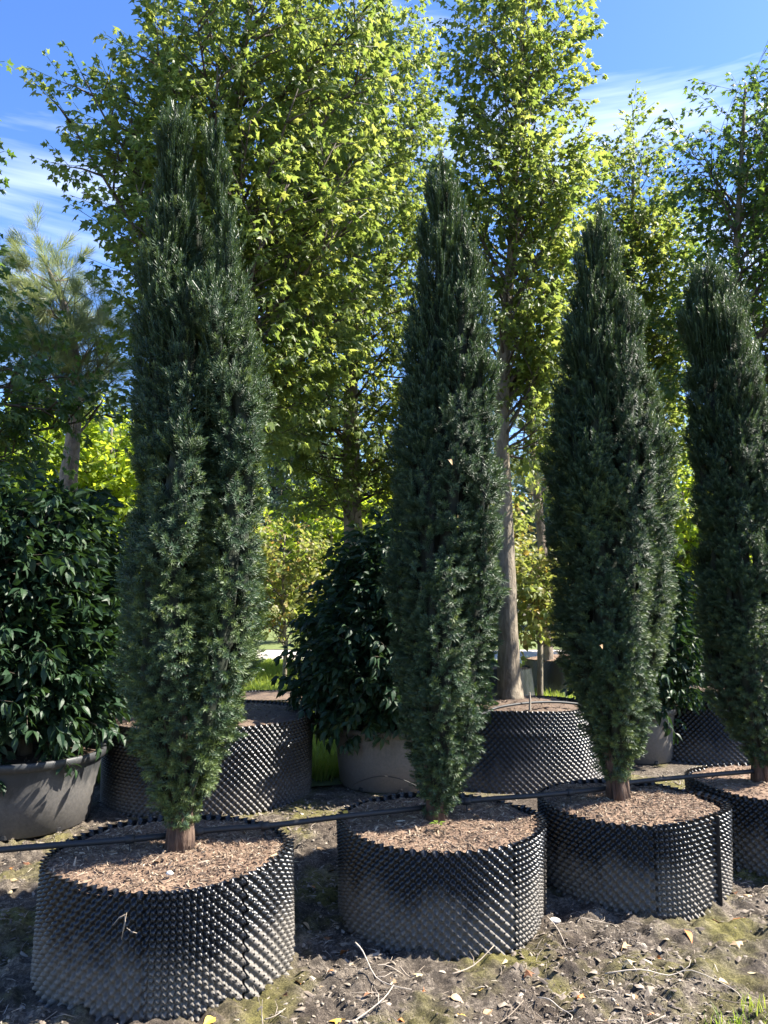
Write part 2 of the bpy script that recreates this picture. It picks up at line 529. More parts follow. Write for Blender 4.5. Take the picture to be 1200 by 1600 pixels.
# ------------------------------------------------------------------ leaf, sprig and shoot shapes
def maple_leaf(L=0.076, pet=0.035):
    half = [(0.06, 0.30), (0.24, 0.20), (0.50, 0.52), (0.56, 0.19)]
    pts = [(0, 0), (0.25, 0), (0.5, 0), (1.0, 0)] + half + [(x, -y) for x, y in half]
    V = []
    for x, y in pts:
        z = -0.42 * abs(y) - 0.32 * x * x + (0.03 if y == 0 else 0)
        V.append((pet + x * L, y * L * 1.02, z * L - 0.15 * pet))
    F = [(0, 1, 4), (1, 5, 4), (1, 2, 5), (2, 6, 5), (2, 7, 6), (2, 3, 7),
         (1, 0, 8), (1, 8, 9), (2, 1, 9), (2, 9, 10), (2, 10, 11), (3, 2, 11)]
    b = len(V)
    w = 0.0011
    V += [(0, -w, 0), (0, w, 0), (pet, w, -0.15 * pet), (pet, -w, -0.15 * pet)]
    F.append((b, b + 1, b + 2, b + 3))
    return V, F
def ovate_leaf(L=0.10, W=0.048, pet=0.012, fold=0.25, droop=0.35):
    xs = [0, 0.12, 0.32, 0.55, 0.78, 1.0]
    ws = [0.0, 0.30, 0.5, 0.44, 0.22, 0.0]
    V, mid, lf, rt = [], [], [], []
    for x, w in zip(xs, ws):
        z = -droop * x * x * L
        mid.append(len(V)); V.append((pet + x * L, 0, z))
        if w > 0:
            lf.append(len(V)); V.append((pet + x * L, w * W * 2 * 0.5, z + fold * w * W))
            rt.append(len(V)); V.append((pet + x * L, -w * W * 2 * 0.5, z + fold * w * W))
    F = []
    for S, fl in ((lf, False), (rt, True)):
        seq = [(mid[0], mid[1], S[0])]
        for i in range(3):
            seq.append((mid[i + 1], mid[i + 2], S[i + 1], S[i]))
        seq.append((mid[4], mid[5], S[3]))
        for f in seq: F.append(f[::-1] if fl else f)
    b = len(V)
    V += [(0, -0.0013, 0), (0, 0.0013, 0), (pet, 0.0013, 0), (pet, -0.0013, 0)]
    F.append((b, b + 1, b + 2, b + 3))
    return V, F
def frame_m(d, u):
    x = Vector(d).normalized()
    y = Vector(u).cross(x)
    y = y.normalized() if y.length > 1e-4 else Vector((0, 1, 0))
    z = x.cross(y)
    return Matrix((x, y, z)).transposed()
def sprig_spec(rnd, length, nodes, spread, droop, opposite=True, jit=0.25, size=(0.75, 1.15)):
    """a twig along +X and the placing of its leaves"""
    out = []
    roll = rnd.uniform(0, 6.28)
    for i in range(nodes):
        x = length * (0.12 + 0.88 * i / max(1, nodes - 1)) if nodes > 1 else length
        sides = (0, math.pi) if opposite else (0,)
        last = i == nodes - 1
        for s in sides + ((None,) if last else ()):
            if s is None:
                d = Vector((1, rnd.uniform(-.2, .2), rnd.uniform(-.3, .1)))
            else:
                a = roll + s
                d = Vector((math.cos(spread), math.sin(spread) * math.cos(a), math.sin(spread) * math.sin(a) * 0.6))
            d += Vector((rnd.uniform(-jit, jit), rnd.uniform(-jit, jit), rnd.uniform(-jit, jit) - droop))
            u = Vector((rnd.uniform(-.8, .8), rnd.uniform(-.8, .8), 1))
            sc = rnd.uniform(*size) * (1 - 0.25 * i / max(1, nodes))
            out.append((Vector((x, 0, -0.15 * x * x)), frame_m(d, u), sc, rnd.random()))
        roll += math.pi / 2 + rnd.uniform(-.3, .3) if opposite else 2.4
    return out
def sprig_mesh(name, spec, leaf, mat, length, tw=0.0022):
    V, F, T = [], [], []
    for p, M, s, t in spec:
        b = len(V)
        for v in leaf[0]:
            V.append(p + M @ (Vector(v) * s)); T.append(t)
        F += [tuple(i + b for i in f) for f in leaf[1]]
    b = len(V)
    for x in (0, length):
        for k in range(3):
            a = k * 2.094
            V.append(Vector((x, tw * math.cos(a), tw * math.sin(a) - 0.15 * x * x))); T.append(0.0)
    for k in range(3):
        F.append((b + k, b + (k + 1) % 3, b + 3 + (k + 1) % 3, b + 3 + k))
    return mesh_np(name, V, F, mat, False, T)
class Sprigs:
    def __init__(self, key, leaf, mat, length, nodes, spread, droop, opposite, n=6, seed=1, jit=0.25, size=(0.75, 1.15)):
        rnd = random.Random(seed)
        self.key, self.leaf, self.length, self.mat = key, leaf, length, mat
        self.specs = [sprig_spec(rnd, length, nodes, spread, droop, opposite, jit, size) for _ in range(n)]
        self.meshes = [sprig_mesh(key + '_sprig', s, leaf, mat, length) for s in self.specs]
        self.leaf_mesh = mesh_np('leaf', leaf[0], leaf[1], mat, False, [0.5] * len(leaf[0]))
        tb = MB(); tb.tube([(0, 0, 0), (length * .5, 0, -.15 * (length * .5) ** 2), (length, 0, -.15 * length ** 2)], [.0022, .002, .0012], 4)
        self.twig_mesh = tb.mesh('twig', M_branch)
ml = maple_leaf()
SP_maple = Sprigs('maple', ml, M_maple, 0.24, 4, 0.95, 0.75, True, 10, 3, 0.4, (.6, 1.2))
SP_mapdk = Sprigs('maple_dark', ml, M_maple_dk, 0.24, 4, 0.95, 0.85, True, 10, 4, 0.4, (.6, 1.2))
SP_shrub = Sprigs('shrub', ovate_leaf(0.10, 0.046), M_shrub, 0.20, 7, 1.0, 0.65, False, 8, 5, 0.3)
SP_lime = Sprigs('lime', ovate_leaf(0.12, 0.085), M_lime, 0.34, 7, 1.0, 0.45, False, 6, 6, 0.35)
SP_aut = Sprigs('turning', ovate_leaf(0.11, 0.08), M_autumn, 0.32, 7, 1.0, 0.45, False, 6, 7, 0.35)
SP_blue = Sprigs('greygreen', ovate_leaf(0.11, 0.055), M_blue, 0.42, 10, 0.9, 0.2, False, 6, 8, 0.4)

def needle_shoot(name, rnd, mat, length, count, nl, nw, a0, a1, tipgreen=True):
    V, F, T = [], [], []
    ga = 2.39996
    bend = rnd.uniform(-.15, .15)
    for i in range(count):
        s = (i + 0.5) / count
        x = length * (0.10 + 0.90 * s)
        ang = a0 + (a1 - a0) * s ** 1.6 + rnd.uniform(-.18, .18)
        th = i * ga + rnd.uniform(-.3, .3)
        d = Vector((math.cos(ang), math.sin(ang) * math.cos(th), math.sin(ang) * math.sin(th)))
        L = nl * rnd.uniform(0.75, 1.1) * (1.0 - 0.35 * max(0, s - 0.75) / 0.25)
        side = d.cross(Vector((1, 0, 0)))
        side = side.normalized() * nw * 0.5 if side.length > 1e-4 else Vector((0, nw * .5, 0))
        o = Vector((x, 0, bend * x * x / max(length, 1e-6)))
        b = len(V)
        V += [o, o + d * L * .4 + side, o + d * L + Vector((L * .06, 0, 0)), o + d * L * .4 - side]
        t = 0.35 * rnd.random() + (0.55 * max(0, s - 0.55) / 0.45 if tipgreen else 0.3 * rnd.random())
        T += [t] * 4
        F.append((b, b + 1, b + 2, b + 3))
    b = len(V)
    for x in (0, length * .95):
        for k in range(3):
            a = k * 2.094
            V.append(Vector((x, .0018 * math.cos(a), .0018 * math.sin(a)))); T.append(.2)
    for k in range(3):
        F.append((b + k, b + (k + 1) % 3, b + 3 + (k + 1) % 3, b + 3 + k))
    return mesh_np(name, V, F, mat, False, T)
_r = random.Random(11)
M_yew_warm = leaf_mat('yew_needle_warm_lit', [(0.0, (0.046, 0.080, 0.030)), (0.5, (0.080, 0.120, 0.042)), (1.0, (0.160, 0.190, 0.050))],
                 [(0.0, (0.08, 0.14, 0.03)), (1.0, (0.22, 0.30, 0.05))], 0.18, 0.48, 0.40)  # yellow-green needles, colour brightened to stand in for sunlit foliage
YEW_SHOOTS = [needle_shoot('yew_shoot', _r, M_yew, _r.uniform(.038, .060), 28, .0235, .0042, 1.45, 0.50) for _ in range(5)] \
    + [needle_shoot('yew_shoot', _r, M_yew, _r.uniform(.13, .19), 64, .024, .0040, 1.20, 0.45) for _ in range(5)] \
    + [needle_shoot('yew_shoot', _r, M_yew_warm, _r.uniform(.038, .060), 28, .0235, .0042, 1.45, 0.50) for _ in range(5)]
PINE_TUFTS = [needle_shoot('pine_tuft', _r, M_pine, .16, 80, .15, .0042, 0.95, 0.2, False) for _ in range(5)]

# ------------------------------------------------------------------ ground
def fbm2(x, y, seed, octs=((1.3, .5), (3.1, .3), (7.0, .2))):
    r = np.random.default_rng(seed)
    z = np.zeros_like(x)
    for f, a in octs:
        for _ in range(4):
            th = r.uniform(0, 6.28)
            z += a * 0.5 * np.sin(f * (x * math.cos(th) + y * math.sin(th)) * r.uniform(.7, 1.4) + r.uniform(0, 6.28))
    return z
def ground_z(x, y):
    x = np.asarray(x, dtype=float); y = np.asarray(y, dtype=float)
    near = np.clip(1 - np.maximum(0, np.abs(x - 0.3) - 4) / 3, 0, 1) * np.clip(1 - np.maximum(0, y - 5.2) / 1.0, 0, 1)
    z = 0.012 * fbm2(x, y, 5, ((1.3, .6), (3.1, .4))) + 0.019 * fbm2(x, y, 6, ((9, .45), (17, .5), (33, .5), (60, .45), (110, .35)))
    # trodden ruts in the open mud at the right, running along the row
    w = np.clip((x - 0.4) / 1.2, 0, 1) * np.clip((3.9 - (y - 0.25 * x)) / 0.5, 0, 1)
    z += w * 0.022 * np.sin((y * 0.92 - x * 0.38) * 21 + 1.7 * np.sin(x * 5 + y * 3))
    return z * near
def axis(segs):
    out = []
    for a, b, n in segs: out += list(np.linspace(a, b, n, endpoint=False))
    return np.array(out + [segs[-1][1]])
gx = axis([(-600, -60, 8), (-60, -8, 14), (-8, -2.4, 40), (-2.4, 3.0, 400), (3.0, 9, 40), (9, 60, 14), (60, 600, 8)])
gy = axis([(-60, 0, 8), (0, 2.4, 20), (2.4, 5.4, 230), (5.4, 10, 60), (10, 60, 20), (60, 1200, 10)])
GX, GY = np.meshgrid(gx, gy)
GZ = ground_z(GX, GY)
nxg, nyg = len(gx), len(gy)
gv = np.stack([GX.ravel(), GY.ravel(), GZ.ravel()], 1)
gi = np.arange(nxg * nyg).reshape(nyg, nxg)
gf = np.stack([gi[:-1, :-1].ravel(), gi[:-1, 1:].ravel(), gi[1:, 1:].ravel(), gi[1:, :-1].ravel()], 1)
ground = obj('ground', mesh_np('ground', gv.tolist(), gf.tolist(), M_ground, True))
tag(ground, 'bare brown muddy ground with mossy patches under the pots', 'ground', None, 'structure')

def sheet(name, y0, y1, x0, x1, z, mat, label, cat, wob=0.15):
    n = 60
    xs = np.linspace(x0, x1, n)
    V = [(x, y0 + wob * math.sin(x * 1.7) + wob * .6 * math.sin(x * 4.1 + 1), z) for x in xs] + [(x, y1 + wob * math.sin(x * 1.3 + 2) + wob * .5 * math.sin(x * 3.3), z) for x in xs]
    F = [(i, i + 1, n + i + 1, n + i) for i in range(n - 1)]
    o = obj(name, mesh_np(name, V, F, mat))
    return tag(o, label, cat, None, 'structure')
sheet('lawn', 6.35, 9.9, -12, 0.4, 0.028, M_lawn, 'strip of lawn behind the large dimpled pot', 'lawn')
sheet('lawn', 8.95, 9.9, 0.4, 14, 0.028, M_lawn, 'narrow strip of lawn behind the tapering dimpled pots', 'lawn', .08)
sheet('lawn', 11.2, 18.6, -20, 22, 0.030, M_lawn, 'sunlit strip of lawn between the third row and the path', 'lawn')
sheet('path', 19.0, 23.0, -40, 44, 0.032, M_path, 'pale gravel path beyond the lawn', 'path', 0.05)
sheet('lawn', 23.2, 70.0, -60, 64, 0.030, M_lawn, 'grass field beyond the gravel path under the far trees', 'lawn')

# ------------------------------------------------------------------ pots
def air_wall(r0, r1, h, pitch, s, th0=0.0, th1=2 * math.pi, dr=0.0, prof=None, amp=0.016, seed=0):
    """moulded sheet of outward pegs and inward pits, rolled into a ring (or a part of one)"""
    rm = (r0 + r1) / 2
    half = pitch / 2
    full = abs(th1 - th0 - 2 * math.pi) < 1e-6
    nc = max(2, int(round(rm * (th1 - th0) / pitch)) * 2)
    nr = int(round(h / half))
    u = np.arange(nc * s + (0 if full else 1)) / s
    v = np.arange(nr * s + 1) / s
    U, Vv = np.meshgrid(u, v)
    TH = th0 + (th1 - th0) * U / nc
    Tz = Vv / nr
    H = np.cos(np.pi * U) * np.cos(np.pi * Vv)
    d = amp * np.maximum(H, 0) ** 1.25 - 0.55 * amp * np.maximum(-H, 0) ** 0.8
    # open tip of each peg
    tip = (H > .999) & (Vv > .5) & (Vv < nr - .5)
    d = d - np.where(tip, amp * 1.1, 0)
    rr = r0 + (r1 - r0) * Tz + dr + d
    if prof is not None: rr = rr + prof(Tz)
    rg = np.random.default_rng(seed)
    for k in range(2, 6):
        rr = rr + 0.006 * rg.normal() * np.sin(k * TH + rg.uniform(0, 6.28) + Tz * rg.uniform(-1, 1))
    Z = Tz * h + 0.006 * np.sin(3 * TH + seed) * Tz
    P = np.stack([rr * np.cos(TH), rr * np.sin(TH), Z], -1).reshape(-1, 3)
    nu, nv = len(u), len(v)
    idx = np.arange(nu * nv).reshape(nv, nu)
    nxt = np.roll(idx, -1, axis=1)
    if not full:
        idx0, nxt = idx[:, :-1], idx[:, 1:]
    else:
        idx0 = idx
    F = np.stack([idx0[:-1].ravel(), nxt[:-1].ravel(), nxt[1:].ravel(), idx0[1:].ravel()], 1)
    return P.tolist(), F.tolist()
def chip_meshes():
    rnd = random.Random(4)
    out = []
    for k in range(6):
        L, W, T = rnd.uniform(.014, .034), rnd.uniform(.002, .007), rnd.uniform(.001, .003)
        b = MB()
        b.tube([(-L / 2, 0, 0), (0, rnd.uniform(-.003, .003), rnd.uniform(0, .004)), (L / 2, 0, 0)], [W * .3, W * .5, W * .2], 4)
        out.append(b.mesh('chip', M_chips))
    return out
CHIPS = chip_meshes()
rngc = np.random.default_rng(77)
def soil_disc(r, z, mound, seed, mat):
    rg = np.random.default_rng(seed)
    nr, na = 26, 90
    V = [(0, 0, z + mound)]
    ph = rg.uniform(0, 6.28, 12)
    def zz(x, y, rad):
        q = rad / r
        return z + mound * (1 - q * q) + 0.006 * (math.sin(9 * x + ph[0]) * math.sin(11 * y + ph[1]) + math.sin(23 * x + ph[2]) * math.sin(19 * y + ph[3]) + .7 * math.sin(47 * x + ph[4] + 9 * y) * math.sin(41 * y + ph[5]))
    for i in range(1, nr + 1):
        rad = r * i / nr
        for k in range(na):
            a = 2 * math.pi * k / na
            x, y = rad * math.cos(a), rad * math.sin(a)
            V.append((x, y, zz(x, y, rad)))
    F = [(0, 1 + k, 1 + (k + 1) % na) for k in range(na)]
    for i in range(nr - 1):
        for k in range(na):
            a, b = 1 + i * na + k, 1 + i * na + (k + 1) % na
            F.append((a, a + na, b + na, b))
    return mesh_np('soil', V, F, mat, True), zz
def fill_soil(pot, r, z, mound, seed, mat, nchips):
    me, zz = soil_disc(r, z, mound, seed, mat)
    so = obj('soil', me, pot)
    if nchips:
        rg = np.random.default_rng(seed + 5)
        rad = r * 0.985 * np.sqrt(rg.random(nchips))
        a = rg.uniform(0, 6.283, nchips)
        x, y = rad * np.cos(a), rad * np.sin(a)
        P = np.stack([x, y, [zz(x[i], y[i], rad[i]) + 0.003 for i in range(nchips)]], 1)
        E = np.stack([rg.uniform(-.4, .4, nchips), rg.normal(0, .35, nchips), rg.uniform(0, 6.28, nchips)], 1)
        S = np.clip(rg.lognormal(-.55, .45, nchips), .2, 1.9)
        scatter('mulch', 'chips', CHIPS, P, E, S, rg, so)
    return zz
def air_pot(loc, r0, r1, h, label, seed, s=4, pitch=0.046, mat=None, flaps=(), prof=None, mound=0.0, chips=0, soil=None, group=None, amp=0.022, sunk=0.02):
    p = empty('air_pot', loc, label, 'plant pot', group)
    V, F = air_wall(r0, r1, h, pitch, s, 0, 2 * math.pi, 0, prof, amp, seed)
    obj('wall', mesh_np('wall', V, F, mat, True), p)
    for (a0, a1, dr) in flaps:
        V, F = air_wall(r0, r1, h * 1.0 + 0.004, pitch, s, R(a0), R(a1), dr, prof, amp, seed)
        obj('overlap_flap', mesh_np('overlap_flap', V, F, mat, True), p)
        # flat edge strip of the overlapping sheet, standing on the wall
        for a in (a0,):
            b = MB()
            th = R(a)
            er = Vector((math.cos(th), math.sin(th), 0)); et = Vector((-math.sin(th), math.cos(th), 0))
            V8 = []
            for z, rr in ((0.0, r0), (h, r1)):
                for q, w in ((-.010, -.0022), (-.010, .0022), (dr - .002, .0022), (dr - .002, -.0022)):
                    V8.append(er * (rr + q) + et * w + Vector((0, 0, z)))
            b.add(V8, [(0, 1, 2, 3), (7, 6, 5, 4), (0, 4, 5, 1), (1, 5, 6, 2), (2, 6, 7, 3), (3, 7, 4, 0)])
            obj('seam', b.mesh('seam', M_seam), p)
    fill_soil(p, r1 - 0.004, h - 0.022, mound, seed, soil or M_soil, chips)
    return p

Y1 = Vector((-0.893, 3.37, 0)); Y2 = Vector((0.262, 3.83, 0)); Y3 = Vector((1.285, 4.22, 0)); Y4 = Vector((2.33, 4.66, 0))
GF = 'low dimpled pots of the front row'
def az(px, Yp, r):
    return None
air_pot(Y1 + Vector((0, 0, -.015)), 0.500, 0.488, 0.44, 'low black dimpled pot beside the big left pot, with two vertical seams', 21, 5, 0.047, M_air1, ((-84, -43, 0.006), (-43, 12, 0.018)), None, 0.012, 7500, None, GF)
air_pot(Y2 + Vector((0, 0, -.015)), 0.478, 0.485, 0.435, 'low black dimpled pot between the two seamed pots, dusty lower half', 22, 5, 0.047, M_air1, ((-54, -9, 0.006), (-9, 30, 0.018)), None, 0.010, 6500, None, GF)
air_pot(Y3 + Vector((0, 0, -.015)), 0.455, 0.460, 0.425, 'low black dimpled pot with a panel seam and a proud lit flap', 23, 5, 0.047, M_air1, ((-92, -43, 0.007), (-43, 25, 0.022)), None, 0.022, 6000, None, GF)
air_pot(Y4 + Vector((0, 0, -.015)), 0.50, 0.50, 0.42, 'low black dimpled pot at the far end of the front row', 24, 5, 0.047, M_air1, (), None, 0.02, 2500, None, GF)
bulge = lambda t: 0.007 * np.exp(-((t - .72) / .05) ** 2) + 0.03 * t
BA = Vector((-1.36, 6.12, 0)); BB = Vector((1.10, 6.75, 0)); BC = Vector((3.28, 7.85, 0))
GB = 'tall dimpled pots of the second row'
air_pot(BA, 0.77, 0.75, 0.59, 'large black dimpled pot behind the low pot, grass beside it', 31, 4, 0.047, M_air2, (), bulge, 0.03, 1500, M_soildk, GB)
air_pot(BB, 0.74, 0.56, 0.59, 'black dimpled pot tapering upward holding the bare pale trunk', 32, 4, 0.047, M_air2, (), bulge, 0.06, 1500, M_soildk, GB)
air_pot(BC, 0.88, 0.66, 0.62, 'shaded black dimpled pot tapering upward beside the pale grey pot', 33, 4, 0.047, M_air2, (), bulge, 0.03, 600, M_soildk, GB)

def round_pot(loc, r0, r1, h, mat, label, seed, notches=8, group=None, chips=400):
    p = empty('plastic_pot', loc, label, 'plant pot', group)
    n = 72
    prof = [(r0 * .2, 0.012), (r0 - .02, 0.0), (r0, 0.012), (r0 + (r1 - r0) * .5, h * .5), (r1 - .006, h - .07), (r1 - .004, h - .055)]
    V, F = [], []
    for r, z in prof:
        for k in range(n):
            a = 2 * math.pi * k / n
            V.append((r * math.cos(a), r * math.sin(a), z))
    for i in range(len(prof) - 1):
        for k in range(n):
            k2 = (k + 1) % n
            F.append((i * n + k, i * n + k2, (i + 1) * n + k2, (i + 1) * n + k))
    obj('body', mesh_np('body', V, F, mat, True), p)
    pr = [(r1 - .006, h - .058), (r1 + .018, h - .055), (r1 + .022, h - .03), (r1 + .024, h - .006), (r1 + .014, h), (r1 - .002, h - .003), (r1 - .012, h - .05)]
    V, F = [], []
    for r, z in pr:
        for k in range(n):
            a = 2 * math.pi * k / n
            V.append((r * math.cos(a), r * math.sin(a), z))
    for i in range(len(pr) - 1):
        for k in range(n):
            k2 = (k + 1) % n
            F.append((i * n + k, i * n + k2, (i + 1) * n + k2, (i + 1) * n + k))
    obj('rim', mesh_np('rim', V, F, mat, True), p)
    for i in range(notches):
        a = 2 * math.pi * i / notches + .2
        b = MB()
        b.tube([(0, 0, .0), (0, 0, .025), (0, 0, .034)], [.036, .034, .02], 10)
        o = obj('drain_notch', b.mesh('drain_notch', M_seam), p, (math.cos(a) * (r0 - .026), math.sin(a) * (r0 - .026), 0.008))
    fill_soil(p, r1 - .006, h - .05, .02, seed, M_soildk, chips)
    return p
S1 = Vector((-2.40, 5.28, 0)); S2 = Vector((0.045, 6.42, 0)); S3 = Vector((2.38, 7.35, 0))
GP = 'round plastic pots of the second row'
round_pot(S1, 0.42, 0.495, 0.47, M_potdk, 'big charcoal plastic pot with scuffed sides and a thick rim', 41, 8, GP)
round_pot(S2, 0.40, 0.45, 0.47, M_potgr, 'dusty grey plastic pot under the cone shaped shrub', 42, 8, GP)
round_pot(S3, 0.28, 0.32, 0.48, M_potgr, 'narrow pale grey plastic pot under the glossy shrub', 43, 8, GP, 100)

# ------------------------------------------------------------------ yews
def px_profile(rows, Yd):
    """outline rows (y, left, right) in the photograph -> height, middle x, half width at the plant's distance"""
    z, c, w = [], [], []
    for y, l, r in rows:
        a, b = at(l, y, Yd), at(r, y, Yd)
        z.append(a.z); c.append((a.x + b.x) / 2); w.append((b.x - a.x) / 2)
    o = np.argsort(z)
    return np.array(z)[o], np.array(c)[o], np.array(w)[o]
def yew(base, rows, label, seed, spires, trunk_r, dens=1.0, warm=.15):
    rng = np.random.default_rng(seed)
    Yd = base.y
    z, c, w = px_profile(rows, Yd)
    zc = lambda q: np.interp(q, z, c) - base.x
    zw = lambda q: np.interp(q, z, w)
    zb, zt = z[0], z[-1]
    root = empty('yew_tree', base, label, 'yew tree', 'columnar yews of the front row')
    LUMP = [(rng.normal(0, 22), rng.normal(0, 22), rng.normal(0, 16), rng.uniform(0, 6.28)) for _ in range(6)]
    cols = []     # (angle, offset factor, radius factor, z from, z to)
    for a, off, rf, top in spires:
        cols.append((R(a), off, rf, zb, zb + (zt - zb) * top))
    ns = 20
    for k in range(ns):
        a = 2.39996 * k + rng.uniform(-.3, .3)
        z0 = zb + (zt - zb) * rng.uniform(.02, .62)
        cols.append((a, rng.uniform(.68, .84), rng.uniform(.20, .32), z0, min(z0 + rng.uniform(.35, .85), zb + (zt - zb) * .78)))
    def centre(col, q):
        a, off, rf, z0, z1 = col
        ww = zw(q)
        tw = a + 0.25 * np.sin(q * 2.1 + a * 3)
        return zc(q) + np.cos(tw) * off * ww, np.sin(tw) * off * ww * .95
    def rad(col, q):
        a, off, rf, z0, z1 = col
        ww = np.maximum(zw(q), .05)
        top = np.clip((z1 - q) / 0.14, 0, 1) ** .6
        bot = np.clip((q - z0) / 0.20, 0, 1) ** .5 * .5 + .5
        if z0 > zb + .01: bot = np.clip((q - z0 + .02) / 0.22, 0, 1) ** .6
        return rf * ww * top * bot * (1 + .07 * np.sin(q * 11 + a * 7) + .05 * np.sin(q * 23 + a * 3))
    P, D = [], []
    core = MB()
    for ci, col in enumerate(cols):
        z0, z1 = col[3], col[4]
        z1 = min(z1, zt)
        qs = np.linspace(z0, z1, 120)
        area = float(np.mean(2 * np.pi * rad(col, qs)) * (z1 - z0))
        n_ = int(area * 1350 * dens) + 12
        pr = rad(col, qs) + .012
        cdf = np.cumsum(pr); cdf /= cdf[-1]
        q = np.interp(rng.random(n_), cdf, qs)
        th = rng.uniform(0, 2 * np.pi, n_)
        cx, cy = centre(col, q)
        rr = rad(col, q)
        # tight clumps with dark clefts between them
        bx_, by_ = cx + rr * np.cos(th), cy + rr * np.sin(th)
        lump = np.zeros(n_)
        for kx, ky, kz, p0 in LUMP:
            lump += np.sin(bx_ * kx + by_ * ky + q * kz + p0)
        lump /= len(LUMP) ** .5
        rr = rr + .022 * lump - .018 * (rng.random(n_) ** 1.5) * 1.6
        x, y = cx + rr * np.cos(th), cy + rr * np.sin(th)
        keep = lump + rng.normal(0, .35, n_) > -1.45
        for cj, c2 in enumerate(cols):
            if cj == ci: continue
            inside = (q > c2[3]) & (q < c2[4])
            bx, by = centre(c2, q)
            keep &= ~(inside & ((x - bx) ** 2 + (y - by) ** 2 < (rad(c2, q) * .80) ** 2))
        x, y, q, th = x[keep], y[keep], q[keep], th[keep]
        m_ = len(q)
        rel = (q - zb) / (zt - zb)
        el = np.radians(0 + 74 * np.clip(rel * 1.25 - .05, 0, 1) ** 1.4) + rng.normal(0, .24, m_)
        el = np.maximum(el, np.radians(82) * np.clip(1 - (z1 - q) / .28, 0, 1))
        el = np.minimum(el, 1.50)
        tj = th + rng.normal(0, .30, m_)
        P.append(np.stack([x, y, q - base.z], 1))
        D.append(np.stack([np.cos(el) * np.cos(tj), np.cos(el) * np.sin(tj), np.sin(el)], 1))
        m = 14
        qq = np.linspace(z0 + .03, z1 - .02, m)
        cx, cy = centre(col, qq)
        core.tube([(cx[i], cy[i], qq[i] - base.z) for i in range(m)], list(np.maximum(rad(col, qq) * .32, .004)), 10)
    P = np.concatenate(P); D = np.concatenate(D)
    U = rng.normal(0, 1, D.shape)
    # sink each shoot so that its tip lies on the outline
    idx = np.where(D[:, 2] + rng.normal(0, .12, len(D)) > .80, rng.integers(5, 10, len(D)), rng.integers(0, 5, len(D)))
    idx = np.where((idx >= 5) & (rng.random(len(D)) < .35), idx - 5, idx)
    relp = (P[:, 2] + base.z - zb) / (zt - zb)
    patch = np.sin(P[:, 0] * 9 + seed) * np.sin(P[:, 2] * 6 + seed * 2) + .6 * np.sin(P[:, 1] * 13 + P[:, 2] * 11)
    wm = (idx < 5) & (rng.random(len(D)) < np.clip(warm * (1.05 - relp * 1.7) + .35 * patch * (warm > .2), .03, .9))
    idx = np.where(wm, idx + 10, idx)
    P = P - D * np.where((idx >= 5) & (idx < 10), .13, .035)[:, None]
    S = rng.uniform(.75, 1.2, len(P))
    cr = obj('crown', core.mesh('crown', M_yewcore, True), root)
    scatter('needle_shoots', 'yew', YEW_SHOOTS, P, frames(D, U), S, rng, cr, None, idx)
    # fluted trunk of several grown-together stems, parting inside the crown
    tb = MB()
    z_soil = -0.02
    ph = rng.uniform(0, 6.28, 4)
    tcx = at((rows[-1][1] + rows[-1][2]) / 2, rows[-1][0], Yd).x - base.x
    topz = zb - base.z + .5
    fl = lambda th, t: 1 + .24 * math.sin(3 * th + ph[0] + t * 3) + .14 * math.sin(5 * th + ph[1] + t * 5) + .09 * math.sin(11 * th + ph[2] + 20 * t)
    tb.tube([(tcx * .9, 0, z_soil), (tcx, 0, .05), (tcx, .01, .16), (tcx * 1.0, .0, topz * .6), (tcx, 0, topz)], [trunk_r * 1.22, trunk_r * 1.04, trunk_r, trunk_r * .8, trunk_r * .5], 28, True, fl)
    obj('trunk', tb.mesh('trunk', M_yewbark, True), root)
    for k in range(4):
        a = ph[3] + k * 1.7
        sb = MB()
        dx, dy = math.cos(a), math.sin(a)
        r = trunk_r * rng.uniform(.42, .62)
        sb.tube([(tcx + dx * trunk_r * .95, dy * trunk_r * .95, z_soil), (tcx + dx * trunk_r * .78, dy * trunk_r * .78, .10), (tcx + dx * trunk_r * 1.3, dy * trunk_r * 1.3, .35), (tcx + dx * trunk_r * 2, dy * trunk_r * 2, 1.0)], [r * 1.15, r, r * .8, r * .5], 12, True, lambda th, t: 1 + .15 * math.sin(3 * th + a))
        obj('stem', sb.mesh('stem', M_yewbark, True), root)
    return root
ZS = 0.41
rows1 = [(150, 238, 354), (165, 238, 354), (180, 238, 355), (240, 236, 358), (300, 234, 366), (400, 224, 382), (500, 217, 397), (600, 212, 407), (700, 209, 416), (800, 203, 418), (900, 186, 420), (1000, 178, 416), (1060, 184, 402), (1110, 194, 386), (1160, 206, 374), (1210, 226, 346), (1250, 243, 322), (1285, 258, 304)]
rows2 = [(240, 672, 720), (252, 668, 726), (272, 664, 732), (300, 658, 738), (400, 647, 753), (500, 638, 768), (600, 624, 776), (700, 613, 782), (800, 609, 784), (900, 607, 783), (1000, 612, 779), (1060, 618, 770), (1110, 628, 762), (1160, 634, 748), (1210, 642, 730), (1250, 656, 712), (1266, 662, 700)]
rows3 = [(322, 915, 962), (335, 910, 968), (350, 906, 973), (400, 899, 982), (500, 884, 1001), (600, 871, 1019), (700, 862, 1036), (800, 857, 1048), (900, 859, 1051), (1000, 865, 1045), (1050, 875, 1036), (1100, 896, 1026), (1150, 916, 1010), (1190, 934, 992), (1216, 946, 984)]
rows4 = [(398, 1100, 1135), (415, 1084, 1152), (440, 1074, 1166), (500, 1067, 1176), (600, 1074, 1192), (700, 1080, 1206), (800, 1084, 1218), (900, 1090, 1228), (1000, 1098, 1230), (1060, 1106, 1226), (1110, 1118, 1222), (1160, 1148, 1216), (1195, 1172, 1208)]
